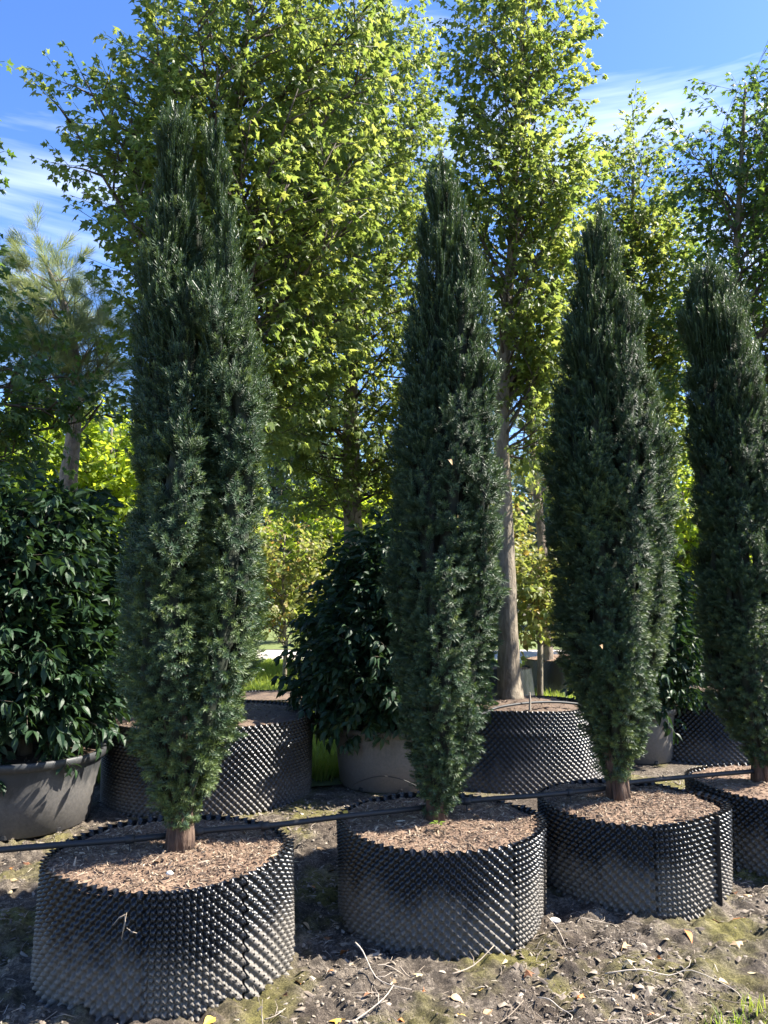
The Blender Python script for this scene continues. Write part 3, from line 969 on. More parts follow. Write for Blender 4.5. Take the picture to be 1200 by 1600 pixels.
T1 = Vector((at(280, 1325, 3.37).x, 3.37, ZS)); T2 = Vector((at(682, 1275, 3.83).x, 3.83, ZS)); T3 = Vector((at(966, 1235, 4.22).x, 4.22, ZS)); T4 = Vector((at(1190, 1212, 4.66).x, 4.66, ZS))
yew(T1, rows1, 'tallest yew, split into two leading spires, in the double seamed low pot', 101, [(180, .40, .46, .99), (357, .66, .27, .96), (262, .52, .40, .72), (100, .48, .42, .84), (318, .60, .38, .64), (215, .58, .40, .80), (45, .5, .42, .76), (150, .54, .40, .88)], 0.043, 1.0, .75)
yew(T2, rows2, 'single pointed yew between the split topped yew and the yew with the proud flap pot', 102, [(215, .20, .66, 1.0), (345, .50, .46, .91), (278, .54, .42, .80), (100, .48, .50, .86), (170, .54, .44, .78), (235, .56, .40, .62), (40, .5, .44, .72)], 0.040)
yew(T3, rows3, 'spindle shaped yew in the pot with a proud lit flap', 103, [(215, .18, .68, 1.0), (350, .52, .46, .86), (285, .55, .42, .76), (95, .48, .50, .82), (165, .54, .44, .80), (240, .56, .40, .60), (40, .5, .44, .70)], 0.042, 1.0, .35)
yew(T4, rows4, 'broad flat topped yew at the far end of the front row', 104, [(185, .42, .54, 1.0), (10, .46, .50, .97), (265, .50, .44, .90), (90, .46, .50, .94), (315, .56, .40, .78), (230, .56, .40, .70)], 0.048)

# ------------------------------------------------------------------ leafy trees and shrubs
def bez(p0, p1, p2, n):
    return [p0 * (1 - t) ** 2 + p1 * 2 * t * (1 - t) + p2 * t * t for t in [i / (n - 1) for i in range(n)]]
def leafy(name, label, cat, base, rows, trunk, sprigs, n_tips, seed, mat_trunk, z_first, spacing=0.13, elev=(30, 60), leaf_parts=0, depth=0.85,
          group=None, scale=1.0, brl=(0.25, 0.55), bpl=9, inner=0.35, tuft=False, mat_branch=None, inset=0.0):
    """trunk polyline [(px, py, r)..] at the tree's distance; limbs reach out to an outline measured in rows"""
    rnd = random.Random(seed)
    rng = np.random.default_rng(seed)
    Yd = base.y
    z, c, w = px_profile(rows, Yd)
    w = np.maximum(w - inset, .04)
    root = empty(name, base, label, cat, group)
    tp = [(at(px, py, Yd) - base, r) for px, py, r in trunk]
    tp[0] = (Vector((tp[0][0].x, 0, -0.03)), tp[0][1])
    pts = [p for p, r in tp]; rad = [r for p, r in tp]
    # resample the trunk smoothly
    fine, frad = [], []
    for i in range(len(pts) - 1):
        for k in range(4):
            t = k / 4
            fine.append(pts[i].lerp(pts[i + 1], t) + Vector((rnd.uniform(-1, 1), rnd.uniform(-1, 1), 0)) * rad[i] * .06)
            frad.append(rad[i] * (1 - t) + rad[i + 1] * t)
    fine.append(pts[-1]); frad.append(rad[-1])
    tb = MB()
    ph = rnd.uniform(0, 6)
    tb.tube(fine, frad, 14, True, lambda th, t: 1 + .06 * math.sin(3 * th + ph) * (1 - t) + .03 * math.sin(7 * th + ph))
    tro = obj('trunk', tb.mesh('trunk', mat_trunk, True), root)
    def trunk_at(zz):
        for i in range(len(fine) - 1):
            if fine[i].z <= zz <= fine[i + 1].z:
                t = (zz - fine[i].z) / max(1e-6, fine[i + 1].z - fine[i].z)
                return fine[i].lerp(fine[i + 1], t), frad[i] * (1 - t) + frad[i + 1] * t
        return (fine[-1], frad[-1]) if zz > fine[-1].z else (fine[0], frad[0])
    lb = MB()
    P, D = [], []
    wz = np.linspace(z[0], z[-1], 80)
    cdf = np.cumsum(np.interp(wz, z, w) + .12); cdf /= cdf[-1]
    ga = rnd.uniform(0, 6.28)
    for i in range(n_tips):
        q = float(np.interp((i + rnd.random()) / n_tips, cdf, wz))
        a = ga + i * 2.39996 + rnd.uniform(-.25, .25)
        fr = rnd.uniform(inner, 1.0) ** .5 * .97
        ww = float(np.interp(q, z, w)); cc = float(np.interp(q, z, c)) - base.x
        tip = Vector((cc + math.cos(a) * ww * fr, math.sin(a) * ww * fr * depth, q - base.z))
        # where on the trunk the limb starts
        hd = math.hypot(tip.x - trunk_at(tip.z)[0].x, tip.y)
        zs = tip.z - hd * math.tan(R(rnd.uniform(*elev)))
        zs = max(zs, z_first + rnd.uniform(0, .3) * (tip.z - z_first) * .5)
        zs = min(zs, fine[-1].z)
        st, sr = trunk_at(zs)
        mid = st.lerp(tip, .5) + Vector((0, 0, -0.10 * hd)) + Vector((rnd.uniform(-.1, .1), rnd.uniform(-.1, .1), 0)) * hd
        L = (tip - st).length
        if L < .05: continue
        lp = bez(st, mid, tip, 8)
        r0 = min(sr * .55, .010 + .012 * L)
        lb.tube(lp, [r0 * (1 - .85 * k / 7) for k in range(8)], 5)
        def add(p, d):
            P.append(p); D.append(d)
        tan = (lp[-1] - lp[-2]).normalized()
        add(tip, tan)
        nb = max(2, int(bpl * min(1.5, L)))
        for k in range(nb):
            s = .28 + .70 * (k + rnd.random()) / nb
            f = s * 7
            j = min(6, int(f))
            bp = lp[j].lerp(lp[j + 1], f - j)
            tn = (lp[j + 1] - lp[j]).normalized()
            sd = Vector((rnd.gauss(0, 1), rnd.gauss(0, 1), rnd.gauss(0, .6)))
            sd = (sd - tn * sd.dot(tn))
            sd = sd.normalized() if sd.length > 1e-3 else tn.orthogonal()
            dr = (tn * .65 + sd * .85 + Vector((0, 0, .22))).normalized()
            bl = rnd.uniform(*brl) * (1.15 - .5 * s)
            be = bp + dr * bl + Vector((0, 0, -.06 * bl))
            bm = bp.lerp(be, .5) + Vector((0, 0, .05 * bl))
            lb.tube([bp, bm, be], [r0 * .35, r0 * .22, .0015], 4)
            nsp = max(1, int(bl / spacing))
            for m in range(nsp):
                t = (m + .6) / nsp
                sp = (bp.lerp(bm, t * 2) if t < .5 else bm.lerp(be, t * 2 - 1))
                sdr = (dr * .8 + Vector((rnd.gauss(0, .6), rnd.gauss(0, .6), rnd.gauss(0, .45)))).normalized()
                add(sp, sdr)
            add(be, dr)
    obj('limbs', lb.mesh('limbs', mat_branch or M_branch, True), tro)
    P = np.array([tuple(p) for p in P]); D = np.array([tuple(d) for d in D])
    n = len(P)
    U = np.stack([rng.normal(0, .35, n), rng.normal(0, .35, n), np.ones(n)], 1)
    S = rng.uniform(.8, 1.2, n) * scale
    if tuft:
        o = scatter('crown', 'pine', PINE_TUFTS, P, frames(D, U), S, rng, root)
        return root
    E = frames(D, U)
    keep = np.ones(n, bool)
    pick = []
    if leaf_parts:
        per = len(sprigs.specs[0])
        want = max(1, leaf_parts // per)
        # the sprigs that show largest: nearest to where one stands
        dist = np.linalg.norm(P + np.array(base) - np.array([0, 0, CAM_H]), axis=1)
        pick = np.argsort(dist)[:want]
        keep[pick] = False
    cr = scatter('crown', sprigs.key, sprigs.meshes, P[keep], E[keep], S[keep], rng, root)
    for i in pick:
        Mr = Euler(E[i], 'XYZ').to_matrix()
        base_p = Vector(P[i])
        s = float(S[i])
        tw = obj('twig', sprigs.twig_mesh, cr, base_p)
        tw.rotation_euler = E[i]; tw.scale = (s, s, s)
        for p, M, sc, t in sprigs.specs[i % len(sprigs.specs)]:
            lf = obj('leaf', sprigs.leaf_mesh, cr, base_p + Mr @ (p * s))
            lf.rotation_euler = (Mr @ M).to_euler('XYZ')
            lf.scale = (sc * s,) * 3
    return root

GM = 'maples standing in the second row'
soilA = 0.62
# maple in the large pot, trunk behind the tallest yew
leafy('maple_tree', 'tall maple with a drooping side branch, rising behind the tallest yew', 'maple tree', Vector((BA.x, BA.y, .58)),
      [(-130, 400, 470), (-60, 350, 540), (0, 290, 590), (50, 230, 640), (90, 130, 640), (130, 60, 640), (200, 75, 640), (300, 130, 630), (400, 150, 610), (500, 165, 580), (600, 190, 540), (690, 240, 480)],
      [(328, 1120, .085), (330, 900, .075), (335, 650, .065), (345, 400, .05), (370, 150, .035), (400, -60, .012)], SP_maple, 106, 201, M_maplebark, 2.1, group=GM, inset=.12, leaf_parts=280)
# maple in the tapering pot with the bare trunk
leafy('maple_tree', 'maple with a bare pale trunk in the dimpled pot between two yews', 'maple tree', Vector((at(797, 1090, 6.75).x, 6.75, .62)),
      [(-190, 800, 840), (-120, 770, 870), (-50, 738, 892), (0, 724, 908), (60, 718, 908), (120, 724, 902), (180, 712, 880), (220, 690, 912), (300, 688, 934), (400, 690, 934), (500, 700, 930), (600, 725, 915), (660, 735, 905), (720, 770, 890)],
      [(797, 1096, .125), (796, 1060, .100), (793, 980, .088), (790, 850, .078), (783, 700, .068), (786, 560, .058), (800, 380, .04), (812, 150, .025), (820, -60, .01)], SP_maple, 94, 202, M_maplebark, 2.15, group=GM, inset=.12, leaf_parts=280, elev=(40, 66))
# maple behind the cone shaped shrub
leafy('maple_tree', 'shaded maple with a stout trunk forking above the cone shaped shrub', 'maple tree', Vector((at(552, 900, 8.9).x, 8.9, .0)),
      [(10, 600, 625), (60, 545, 660), (120, 480, 692), (200, 440, 696), (300, 420, 700), (400, 408, 690), (500, 400, 680), (600, 398, 680), (700, 410, 675), (760, 430, 660), (800, 470, 640)],
      [(556, 1110, .14), (554, 900, .12), (550, 780, .105), (548, 600, .085), (560, 350, .05), (590, 120, .015)], SP_maple, 150, 203, M_maplebark, 2.3, group=GM, inset=.05, leaf_parts=200, elev=(-15, 50))
# maples at the right
leafy('maple_tree', 'slender maple with an open top behind the spindle shaped yew', 'maple tree', Vector((at(985, 900, 9.2).x, 9.2, .0)),
      [(200, 978, 1000), (240, 958, 1024), (300, 940, 1046), (400, 930, 1064), (500, 915, 1072), (600, 880, 1072), (700, 850, 1066), (790, 870, 1050)],
      [(985, 1090, .09), (985, 800, .075), (985, 600, .06), (988, 400, .035), (990, 220, .01)], SP_maple, 125, 204, M_maplebark, 2.6, group=GM, inset=.0, elev=(40, 66))
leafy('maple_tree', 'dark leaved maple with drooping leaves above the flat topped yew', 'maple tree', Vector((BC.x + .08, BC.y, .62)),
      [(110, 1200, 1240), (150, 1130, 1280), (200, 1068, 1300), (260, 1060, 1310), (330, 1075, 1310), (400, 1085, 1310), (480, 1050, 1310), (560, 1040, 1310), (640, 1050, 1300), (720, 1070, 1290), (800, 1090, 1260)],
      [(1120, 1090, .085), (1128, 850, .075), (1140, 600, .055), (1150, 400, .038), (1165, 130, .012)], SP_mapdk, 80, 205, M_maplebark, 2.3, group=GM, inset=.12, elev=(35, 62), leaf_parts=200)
# maple outside the picture on the left, its low branches reach in
leafy('maple_tree', 'maple with shade coloured leaves whose low branches hang over the charcoal pot shrub', 'maple tree', Vector((at(-170, 1100, 5.75).x, 5.75, .0)),
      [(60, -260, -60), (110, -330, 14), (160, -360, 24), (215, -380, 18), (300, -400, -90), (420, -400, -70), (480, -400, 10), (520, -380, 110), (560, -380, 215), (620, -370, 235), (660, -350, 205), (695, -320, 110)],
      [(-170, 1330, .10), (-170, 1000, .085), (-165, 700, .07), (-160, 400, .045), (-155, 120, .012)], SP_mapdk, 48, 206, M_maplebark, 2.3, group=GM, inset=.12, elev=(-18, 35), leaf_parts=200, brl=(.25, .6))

# shrubs in the plastic pots
GS = 'dense broadleaf shrubs in plastic pots'
leafy('potted_shrub', 'dense dark green shrub filling the big charcoal pot', 'shrub', S1 + Vector((0, 0, .43)),
      [(785, -70, 100), (810, -110, 135), (850, -130, 150), (900, -140, 160), (980, -140, 168), (1060, -130, 172), (1105, -110, 165), (1145, -60, 120)],
      [(38, 1190, .05), (38, 1100, .045), (36, 950, .035), (32, 780, .012)], SP_shrub, 330, 301, M_branch, .12, .085, (15, 65), 300, 0.95, GS, 1.0, (.12, .26), 8, .55)
leafy('potted_shrub', 'dense cone shaped dark shrub in the dusty grey pot', 'shrub', S2 + Vector((0, 0, .43)),
      [(845, 585, 620), (868, 565, 645), (900, 540, 675), (940, 517, 697), (990, 496, 716), (1040, 480, 732), (1070, 474, 736), (1092, 490, 722), (1106, 525, 690)],
      [(607, 1150, .045), (606, 1050, .04), (603, 900, .03), (600, 820, .01)], SP_shrub, 270, 302, M_branch, .10, .085, (15, 60), 300, 0.95, GS, .95, (.12, .26), 8, .55)
leafy('potted_shrub', 'glossy sunlit shrub in the narrow pale grey pot behind the spindle shaped yew', 'shrub', S3 + Vector((0, 0, .44)),
      [(850, 980, 1010), (880, 955, 1040), (930, 930, 1062), (990, 915, 1082), (1050, 908, 1090), (1090, 920, 1080), (1115, 950, 1040)],
      [(990, 1130, .035), (990, 1000, .03), (990, 860, .01)], SP_shrub, 150, 303, M_branch, .10, .085, (15, 60), 200, 0.95, GS, .9, (.12, .26), 8, .55)

# pines
leafy('pine_tree', 'pine with upright pale needle tufts beyond the charcoal pot shrub', 'pine tree', Vector((at(104, 900, 8.8).x, 8.8, 0)),
      [(385, 52, 78), (410, 25, 105), (450, 8, 150), (490, -5, 200), (530, 0, 210), (570, 30, 205), (605, 60, 190)],
      [(100, 1100, .115), (104, 900, .105), (108, 740, .10), (114, 690, .085), (122, 600, .065), (110, 500, .045), (66, 400, .015)], None, 46, 401, M_pinebark, 2.8, .16, (15, 60), 0, .9, 'pines behind the maples', 1.15, (.2, .4), 7, .35, True, M_pinebark)
leafy('pine_tree', 'pine with many bare thin branches between the pale trunk and the spindle yew', 'pine tree', Vector((at(846, 900, 12.0).x, 12.0, 0)),
      [(420, 800, 860), (480, 770, 920), (560, 750, 950), (640, 750, 950), (720, 770, 930), (780, 790, 915)],
      [(858, 1080, .085), (853, 920, .075), (842, 800, .068), (832, 700, .05), (828, 450, .02)], None, 46, 402, M_pinebark, 2.2, .2, (-10, 40), 0, .9, 'pines behind the maples', 1.2, (.2, .5), 5, .35, True, M_pinebark)

# ------------------------------------------------------------------ background plants
GBG = 'trees and bushes beyond the lawn'
def bgtree(px, Yd, top, bot, half, label, sp, seed, n=60, base_py=None, scale=1.6, zf=.5, name='background_tree', cat='tree', tr=.07, shape='round'):
    base = Vector((at(px, 1000, Yd).x, Yd, 0))
    ys = np.linspace(top, bot, 9)
    rows = []
    for i, y in enumerate(ys):
        t = i / 8
        if shape == 'round': f = max(.15, math.sin(math.pi * (0.06 + .86 * t)) ** .6)
        else: f = .12 + .88 * t ** .8 if t < .92 else .7
        rows.append((y, px - half * f, px + half * f))
    hb = at(px, top, Yd).z
    by = 1000
    leafy(name, label, cat, base, rows, [(px, 1010, tr), (px + 2, (1000 + bot) / 2, tr * .9), (px, bot, tr * .8), (px - 3, (top + bot) / 2, tr * .55), (px, top + 6, .012)],
          sp, n, seed, M_maplebark, max(.3, at(px, bot, Yd).z * .8), .20, (10, 55), 0, .9, GBG, scale, (.3, .7), 6, .4)
bgtree(30, 13.5, 640, 905, 120, 'lime green bush glowing behind the pine trunk', SP_lime, 501, 60, scale=1.3)
bgtree(175, 14.5, 655, 900, 100, 'lime green bush beside the pine, touching the tallest yew', SP_lime, 502, 55, scale=1.3)
bgtree(185, 20.0, 640, 960, 110, 'grey green tree seen between the pine and the tallest yew', SP_blue, 503, 60, scale=1.7)
bgtree(440, 27.0, 600, 960, 120, 'tall grey green tree far beyond the path', SP_blue, 504, 90, scale=2.0, tr=.14)
bgtree(445, 13.5, 830, 1000, 62, 'bush with leaves turning yellow and orange beside the cone shaped shrub', SP_aut, 505, 46, scale=1.0, tr=.04)
bgtree(520, 15.5, 765, 985, 70, 'lime green tree glowing behind the shaded maple trunk', SP_lime, 506, 50, scale=1.3)
bgtree(600, 16.5, 770, 985, 70, 'lime green tree behind the shrub cone, beside the pointed yew', SP_lime, 507, 46, scale=1.3)
bgtree(745, 15.0, 740, 990, 80, 'yellow green tree hidden mostly by the pointed yew', SP_aut, 508, 46, scale=1.2)
bgtree(842, 11.2, 880, 1000, 52, 'low tree with yellowing leaves right of the pale trunk', SP_aut, 509, 50, scale=1.0, tr=.045)
bgtree(900, 21.0, 640, 980, 100, 'grey green tree behind the many branched pine', SP_blue, 510, 60, scale=1.7)
bgtree(1068, 15.0, 700, 1000, 75, 'bright lime tree with a slim trunk in the gap beside the flat topped yew', SP_lime, 511, 64, scale=1.2, tr=.075)
bgtree(1190, 16.0, 720, 990, 90, 'lime green tree behind the flat topped yew', SP_lime, 512, 40, scale=1.3)
bgtree(985, 16.5, 700, 990, 80, 'lime green tree hidden mostly by the spindle shaped yew', SP_lime, 513, 40, scale=1.3)
bgtree(310, 17.0, 700, 985, 110, 'lime green tree hidden mostly by the tallest yew', SP_lime, 514, 46, scale=1.3)
bgtree(-110, 15.0, 660, 960, 110, 'lime green tree left of the pine, mostly out of sight', SP_lime, 515, 40, scale=1.3)
for i, (px, Yd, top, hw) in enumerate([(-120, 42, 760, 150), (90, 46, 730, 140), (300, 44, 745, 150), (520, 48, 720, 150), (720, 45, 750, 150), (930, 43, 735, 150), (1130, 47, 745, 150), (1330, 44, 740, 150)]):
    bgtree(px, Yd, top, 925, hw, 'far off broad tree in the tree line beyond the field', SP_blue if i % 2 else SP_mapdk, 530 + i, 60, scale=3.6, tr=.2)

# pots standing in the third row
air_pot(Vector((at(872, 1080, 12.3).x, 12.3, 0)), .5, .5, .56, 'dark pot of bark mulch on the lawn, right of the pale trunk', 61, 2, .05, M_air2, (), None, .08, 300, M_soil, 'pots of the third row')
air_pot(Vector((at(772, 1080, 10.8).x, 10.8, 0)), .55, .5, .56, 'dimpled pot half hidden behind the pale trunk', 62, 2, .05, M_air2, (), None, .03, 0, M_soildk, 'pots of the third row')
air_pot(Vector((at(425, 1080, 10.6).x, 10.6, 0)), .6, .6, .20, 'very low dark dimpled pot on bare soil beside the cone shaped shrub', 63, 2, .05, M_air2, (), None, .03, 0, M_soildk, 'pots of the third row')
for i, px in enumerate((1030, 1060, 1090, 1122)):
    round_pot(Vector((at(px, 1010, 17.2).x, 17.2 + .1 * (i % 2), 0)), .24, .27, .42, M_potdk, 'dark pot in the far row at the edge of the lawn', 64 + i, 4, 'dark pots at the edge of the lawn', 0)
round_pot(Vector((at(811, 1020, 16.0).x, 16.0, 0)), .05, .06, .30, plain_mat('white_pot', (.75, .74, .70), .5, .1), 'small white pot on the grass behind the pale trunk', 70, 4, None, 0)

# ------------------------------------------------------------------ irrigation hoses
def smooth(pts, n=6):
    out = []
    m = len(pts)
    for i in range(m - 1):
        p0, p1, p2, p3 = pts[max(0, i - 1)], pts[i], pts[i + 1], pts[min(m - 1, i + 2)]
        for k in range(n):
            t = k / n
            out.append(.5 * ((2 * p1) + (p2 - p0) * t + (2 * p0 - 5 * p1 + 4 * p2 - p3) * t * t + (3 * p1 - p0 - 3 * p2 + p3) * t ** 3))
    out.append(pts[-1])
    return out
def hose(name, pts, r, label, couplings=(), sides=12):
    pts = smooth(pts)
    o = empty(name, pts[0], label, 'hose')
    b = MB()
    b.tube([p - pts[0] for p in pts], [r] * len(pts), sides)
    obj('pipe', b.mesh('pipe', M_hose, True), o)
    for f in couplings:
        i = int(f * (len(pts) - 2))
        c = MB()
        d = (pts[i + 1] - pts[i]).normalized()
        p = pts[i] - pts[0]
        c.tube([p - d * .02, p - d * .018, p + d * .018, p + d * .02], [r * 1.05, r * 1.45, r * 1.45, r * 1.05], 12)
        c.tube([p + Vector((0, 0, -r)), p + Vector((.004, -.01, -r - .055))], [.003, .0025], 6)
        obj('drip_connector', c.mesh('drip_connector', M_hose, True), o)
    return o
hz = .458
hp = [(-60, 1334), (0, 1328), (70, 1322), (160, 1315), (240, 1308), (285, 1302), (340, 1296), (430, 1289), (525, 1277), (600, 1269), (660, 1262), (720, 1253), (770, 1248), (838, 1243), (900, 1237), (949, 1231), (990, 1222), (1083, 1213), (1165, 1206), (1240, 1200)]
hose('irrigation_hose', [on(x, y, hz - .004 * math.sin(i * 1.3)) for i, (x, y) in enumerate(hp)], .0125, 'black irrigation hose lying across the front row pots behind the trunks', (.19, .30, .37, .60, .74))
hose('irrigation_hose', [at(x, y, Yy) for x, y, Yy in ((330, 1158, 5.9), (395, 1143, 5.95), (440, 1131, 6.0), (500, 1130, 6.1), (560, 1130, 6.15))], .009, 'thin black hose from the large dimpled pot into the cone shaped shrub')
hose('irrigation_hose', [on(x, y, zz) for x, y, zz in ((735, 1126, .60), (765, 1110, .625), (790, 1103, .645), (830, 1098, .645), (870, 1097, .635), (905, 1100, .61))], .010, 'black hose looped on the mounded soil around the pale trunk')
hose('irrigation_hose', [at(x, y, Yy) for x, y, Yy in ((538, 1236, 5.86), (560, 1222, 5.84), (592, 1213, 5.83), (625, 1217, 5.84), (655, 1230, 5.86))], .004, 'thin dark wire arched against the dusty grey pot', (), 6)
sk = MB()
p = on(828, 1104, .625)
sk.tube([p + Vector((0, 0, -.03)), p + Vector((.002, 0, .06)), p + Vector((0, 0, .11))], [.009, .008, .005], 6)
so = obj('wooden_peg', sk.mesh('wooden_peg', M_stick))
tag(so, 'short pale wooden peg stuck in the soil near the pale trunk', 'peg')

# ------------------------------------------------------------------ ground litter
def clod_meshes():
    rnd = random.Random(8)
    out = []
    for k in range(4):
        b = MB()
        r = .008
        V = []
        n, m = 6, 4
        for i in range(m + 1):
            a = math.pi * i / m
            for j in range(n):
                t = 2 * math.pi * j / n
                q = r * rnd.uniform(.65, 1.2)
                V.append((q * math.sin(a) * math.cos(t) * 1.3, q * math.sin(a) * math.sin(t), q * math.cos(a) * .7))
        F = [(i * n + j, i * n + (j + 1) % n, (i + 1) * n + (j + 1) % n, (i + 1) * n + j) for i in range(m) for j in range(n)]
        b.add(V, F)
        out.append(b.mesh('clod', M_litter))
    for k in range(6):
        b = MB()
        L = rnd.uniform(.03, .10)
        b.tube([(-L / 2, 0, 0), (-L * .1, rnd.uniform(-.01, .01), .006), (L / 2, rnd.uniform(-.012, .012), 0)], [.0010, .0014, .0006], 4)
        out.append(b.mesh('stalk', M_stick if k % 2 else M_litter))
    for k in range(6):
        b = MB()
        L, W = rnd.uniform(.012, .028), rnd.uniform(.006, .014)
        b.add([(-L, -W * .6, 0), (-L * .3, -W, .003), (L, -W * .3, 0), (L * .7, W * .7, .004), (-L * .5, W, 0), (0, 0, .006)], [(0, 1, 5), (1, 2, 5), (2, 3, 5), (3, 4, 5), (4, 0, 5)])
        out.append(b.mesh('flake', M_litter))
    return out
CLODS = clod_meshes()
rg = np.random.default_rng(900)
PC = [(Y1, .55), (Y2, .5), (Y3, .48), (Y4, .5), (BA, .78), (BB, .75), (S1, .42), (S2, .4), (S3, .28), (BC, .85)]
def outside(x, y, m=0.0):
    k = np.ones(len(x), bool)
    for c, r in PC:
        k &= (x - c.x) ** 2 + (y - c.y) ** 2 > (r + m) ** 2
    return k
n = 70000
x = rg.uniform(-2.6, 3.3, n); y = 2.6 + 4.2 * rg.random(n) ** 1.6
k = outside(x, y)
# uneven cover: heaps and bare patches
dn = fbm2(x, y, 44, ((2.1, .5), (5.3, .5)))
k &= (dn + rg.normal(0, .35, n)) > -0.15
x, y = x[k], y[k]; n = len(x)
P = np.stack([x, y, ground_z(x, y) + .002], 1)
E = np.stack([rg.normal(0, .3, n), rg.normal(0, .3, n), rg.uniform(0, 6.28, n)], 1)
gl = scatter('ground_litter', 'clods', CLODS, P, E, np.clip(rg.lognormal(-.95, .55, n), .15, 1.3), rg)
tag(gl, 'crumbs of soil, bark and dry stalks strewn over the ground', 'litter', None, 'stuff')

# fallen leaves, each one its own
fl_mesh = {}
_rl = random.Random(5)
for kcol in LEAFCOL:
    fl_mesh[kcol] = []
    for v in range(2):
        V, F = ovate_leaf(.055, .034, .008, _rl.uniform(-.3, .6), _rl.uniform(-.5, .5)) if v else maple_leaf(.055, .02)
        fl_mesh[kcol].append(mesh_np('fallen_leaf', V, F, M_fallen[kcol]))
LB = {'yellow': 'small yellow fallen leaf lying on the bare ground', 'orange': 'small orange fallen leaf lying on the bare ground', 'tan': 'small tan dry leaf lying on the bare ground',
      'pale': 'small pale straw coloured leaf lying on the bare ground', 'brown': 'small dark brown leaf lying on the bare ground'}
spots = [(667, 1538, 'pale'), (748, 1552, 'yellow'), (662, 1555, 'orange'), (582, 1560, 'brown'), (545, 1512, 'pale'), (470, 1537, 'orange'), (513, 1530, 'orange'), (715, 1596, 'yellow'),
         (902, 1568, 'orange'), (1011, 1582, 'orange'), (1030, 1554, 'pale'), (992, 1550, 'tan'), (976, 1511, 'pale'), (1035, 1496, 'orange'), (971, 1493, 'tan'), (937, 1470, 'pale'),
         (1167, 1486, 'tan'), (1069, 1458, 'orange'), (1111, 1440, 'brown'), (951, 1594, 'tan'), (967, 1571, 'yellow'), (337, 1596, 'yellow'), (42, 1402, 'yellow'), (30, 1380, 'tan'), (12, 1425, 'brown'),
         (486, 1388, 'orange'), (478, 1405, 'tan'), (510, 1362, 'yellow'), (490, 1330, 'tan'), (470, 1352, 'pale'), (502, 1415, 'orange'), (470, 1452, 'tan'), (500, 1470, 'brown'), (545, 1490, 'orange'),
         (910, 1475, 'orange'), (880, 1510, 'tan'), (850, 1545, 'pale'), (1120, 1530, 'tan'), (1165, 1440, 'orange'), (1185, 1520, 'pale'), (1060, 1420, 'tan'), (700, 1565, 'tan'), (620, 1590, 'orange'),
         (790, 1500, 'pale'), (820, 1525, 'brown'), (770, 1575, 'tan'), (870, 1450, 'brown'), (1150, 1400, 'brown'), (1180, 1400, 'tan'), (18, 1365, 'orange'), (50, 1350, 'brown'), (8, 1395, 'pale'),
         (500, 1545, 'tan'), (450, 1565, 'brown'), (540, 1580, 'yellow'), (610, 1530, 'tan')]
for i, (px, py, kc) in enumerate(spots):
    p = on(px, py, 0.0)
    p.z = float(ground_z([p.x], [p.y])[0]) + .006
    o = obj('fallen_leaf', fl_mesh[kc][i % 2], None, p)
    o.rotation_euler = (_rl.uniform(-.35, .35), _rl.uniform(-.35, .35), _rl.uniform(0, 6.28))
    s = _rl.uniform(.65, 1.1)
    o.scale = (s, s, s)
    tag(o, LB[kc], 'leaf', kc + ' fallen leaves on the ground')
for px, py, z, kc, lb in ((537, 1266, .43, 'yellow', 'yellow leaf lying on the soil at the left rim of the dusty low pot'), (434, 1332, .42, 'pale', 'pale leaf lying on the lit soil beside the tallest yew'),
                          (250, 1347, .42, 'tan', 'tan leaf lying on the soil in front of the tallest yew trunk'), (740, 1274, .43, 'tan', 'tan leaf lying on the soil right of the pointed yew trunk')):
    o = obj('fallen_leaf', fl_mesh[kc][1], None, on(px, py, z))
    o.rotation_euler = (.2, .1, _rl.uniform(0, 6.28)); o.scale = (.8,) * 3
    tag(o, lb, 'leaf')
for (px, py, Yd, lb) in ((700, 718, 3.50, 'tan dead leaf caught in the middle of the pointed yew'), (937, 1008, 3.86, 'tan dead leaf caught low in the spindle shaped yew')):
    o = obj('fallen_leaf', fl_mesh['tan'][1], None, at(px, py, Yd))
    o.rotation_euler = (1.3, .4, .6); o.scale = (.7,) * 3
    tag(o, lb, 'leaf')
pb = MB()
pb.V, pb.F = [], []
rp = random.Random(2)
V = []
for i in range(7):
    a = math.pi * i / 6
    for j in range(9):
        t = 2 * math.pi * j / 9
        q = .011 * rp.uniform(.85, 1.15)
        V.append((q * 1.3 * math.sin(a) * math.cos(t), q * math.sin(a) * math.sin(t), q * .7 * math.cos(a)))
pb.add(V, [(i * 9 + j, i * 9 + (j + 1) % 9, (i + 1) * 9 + (j + 1) % 9, (i + 1) * 9 + j) for i in range(6) for j in range(9)])
pe = obj('pebble', pb.mesh('pebble', plain_mat('white_pebble', (.7, .68, .62), .6, .1), True), None, on(265, 1364, .432))
tag(pe, 'small white pebble on the lit soil below the tallest yew', 'pebble')
sc_ = obj('pebble', pe.data, None, on(866, 1438, .012))
sc_.scale = (2.0, 1.7, 1.5)
tag(sc_, 'pale stone lying on the ground between the dusty pot and the flap pot', 'pebble')

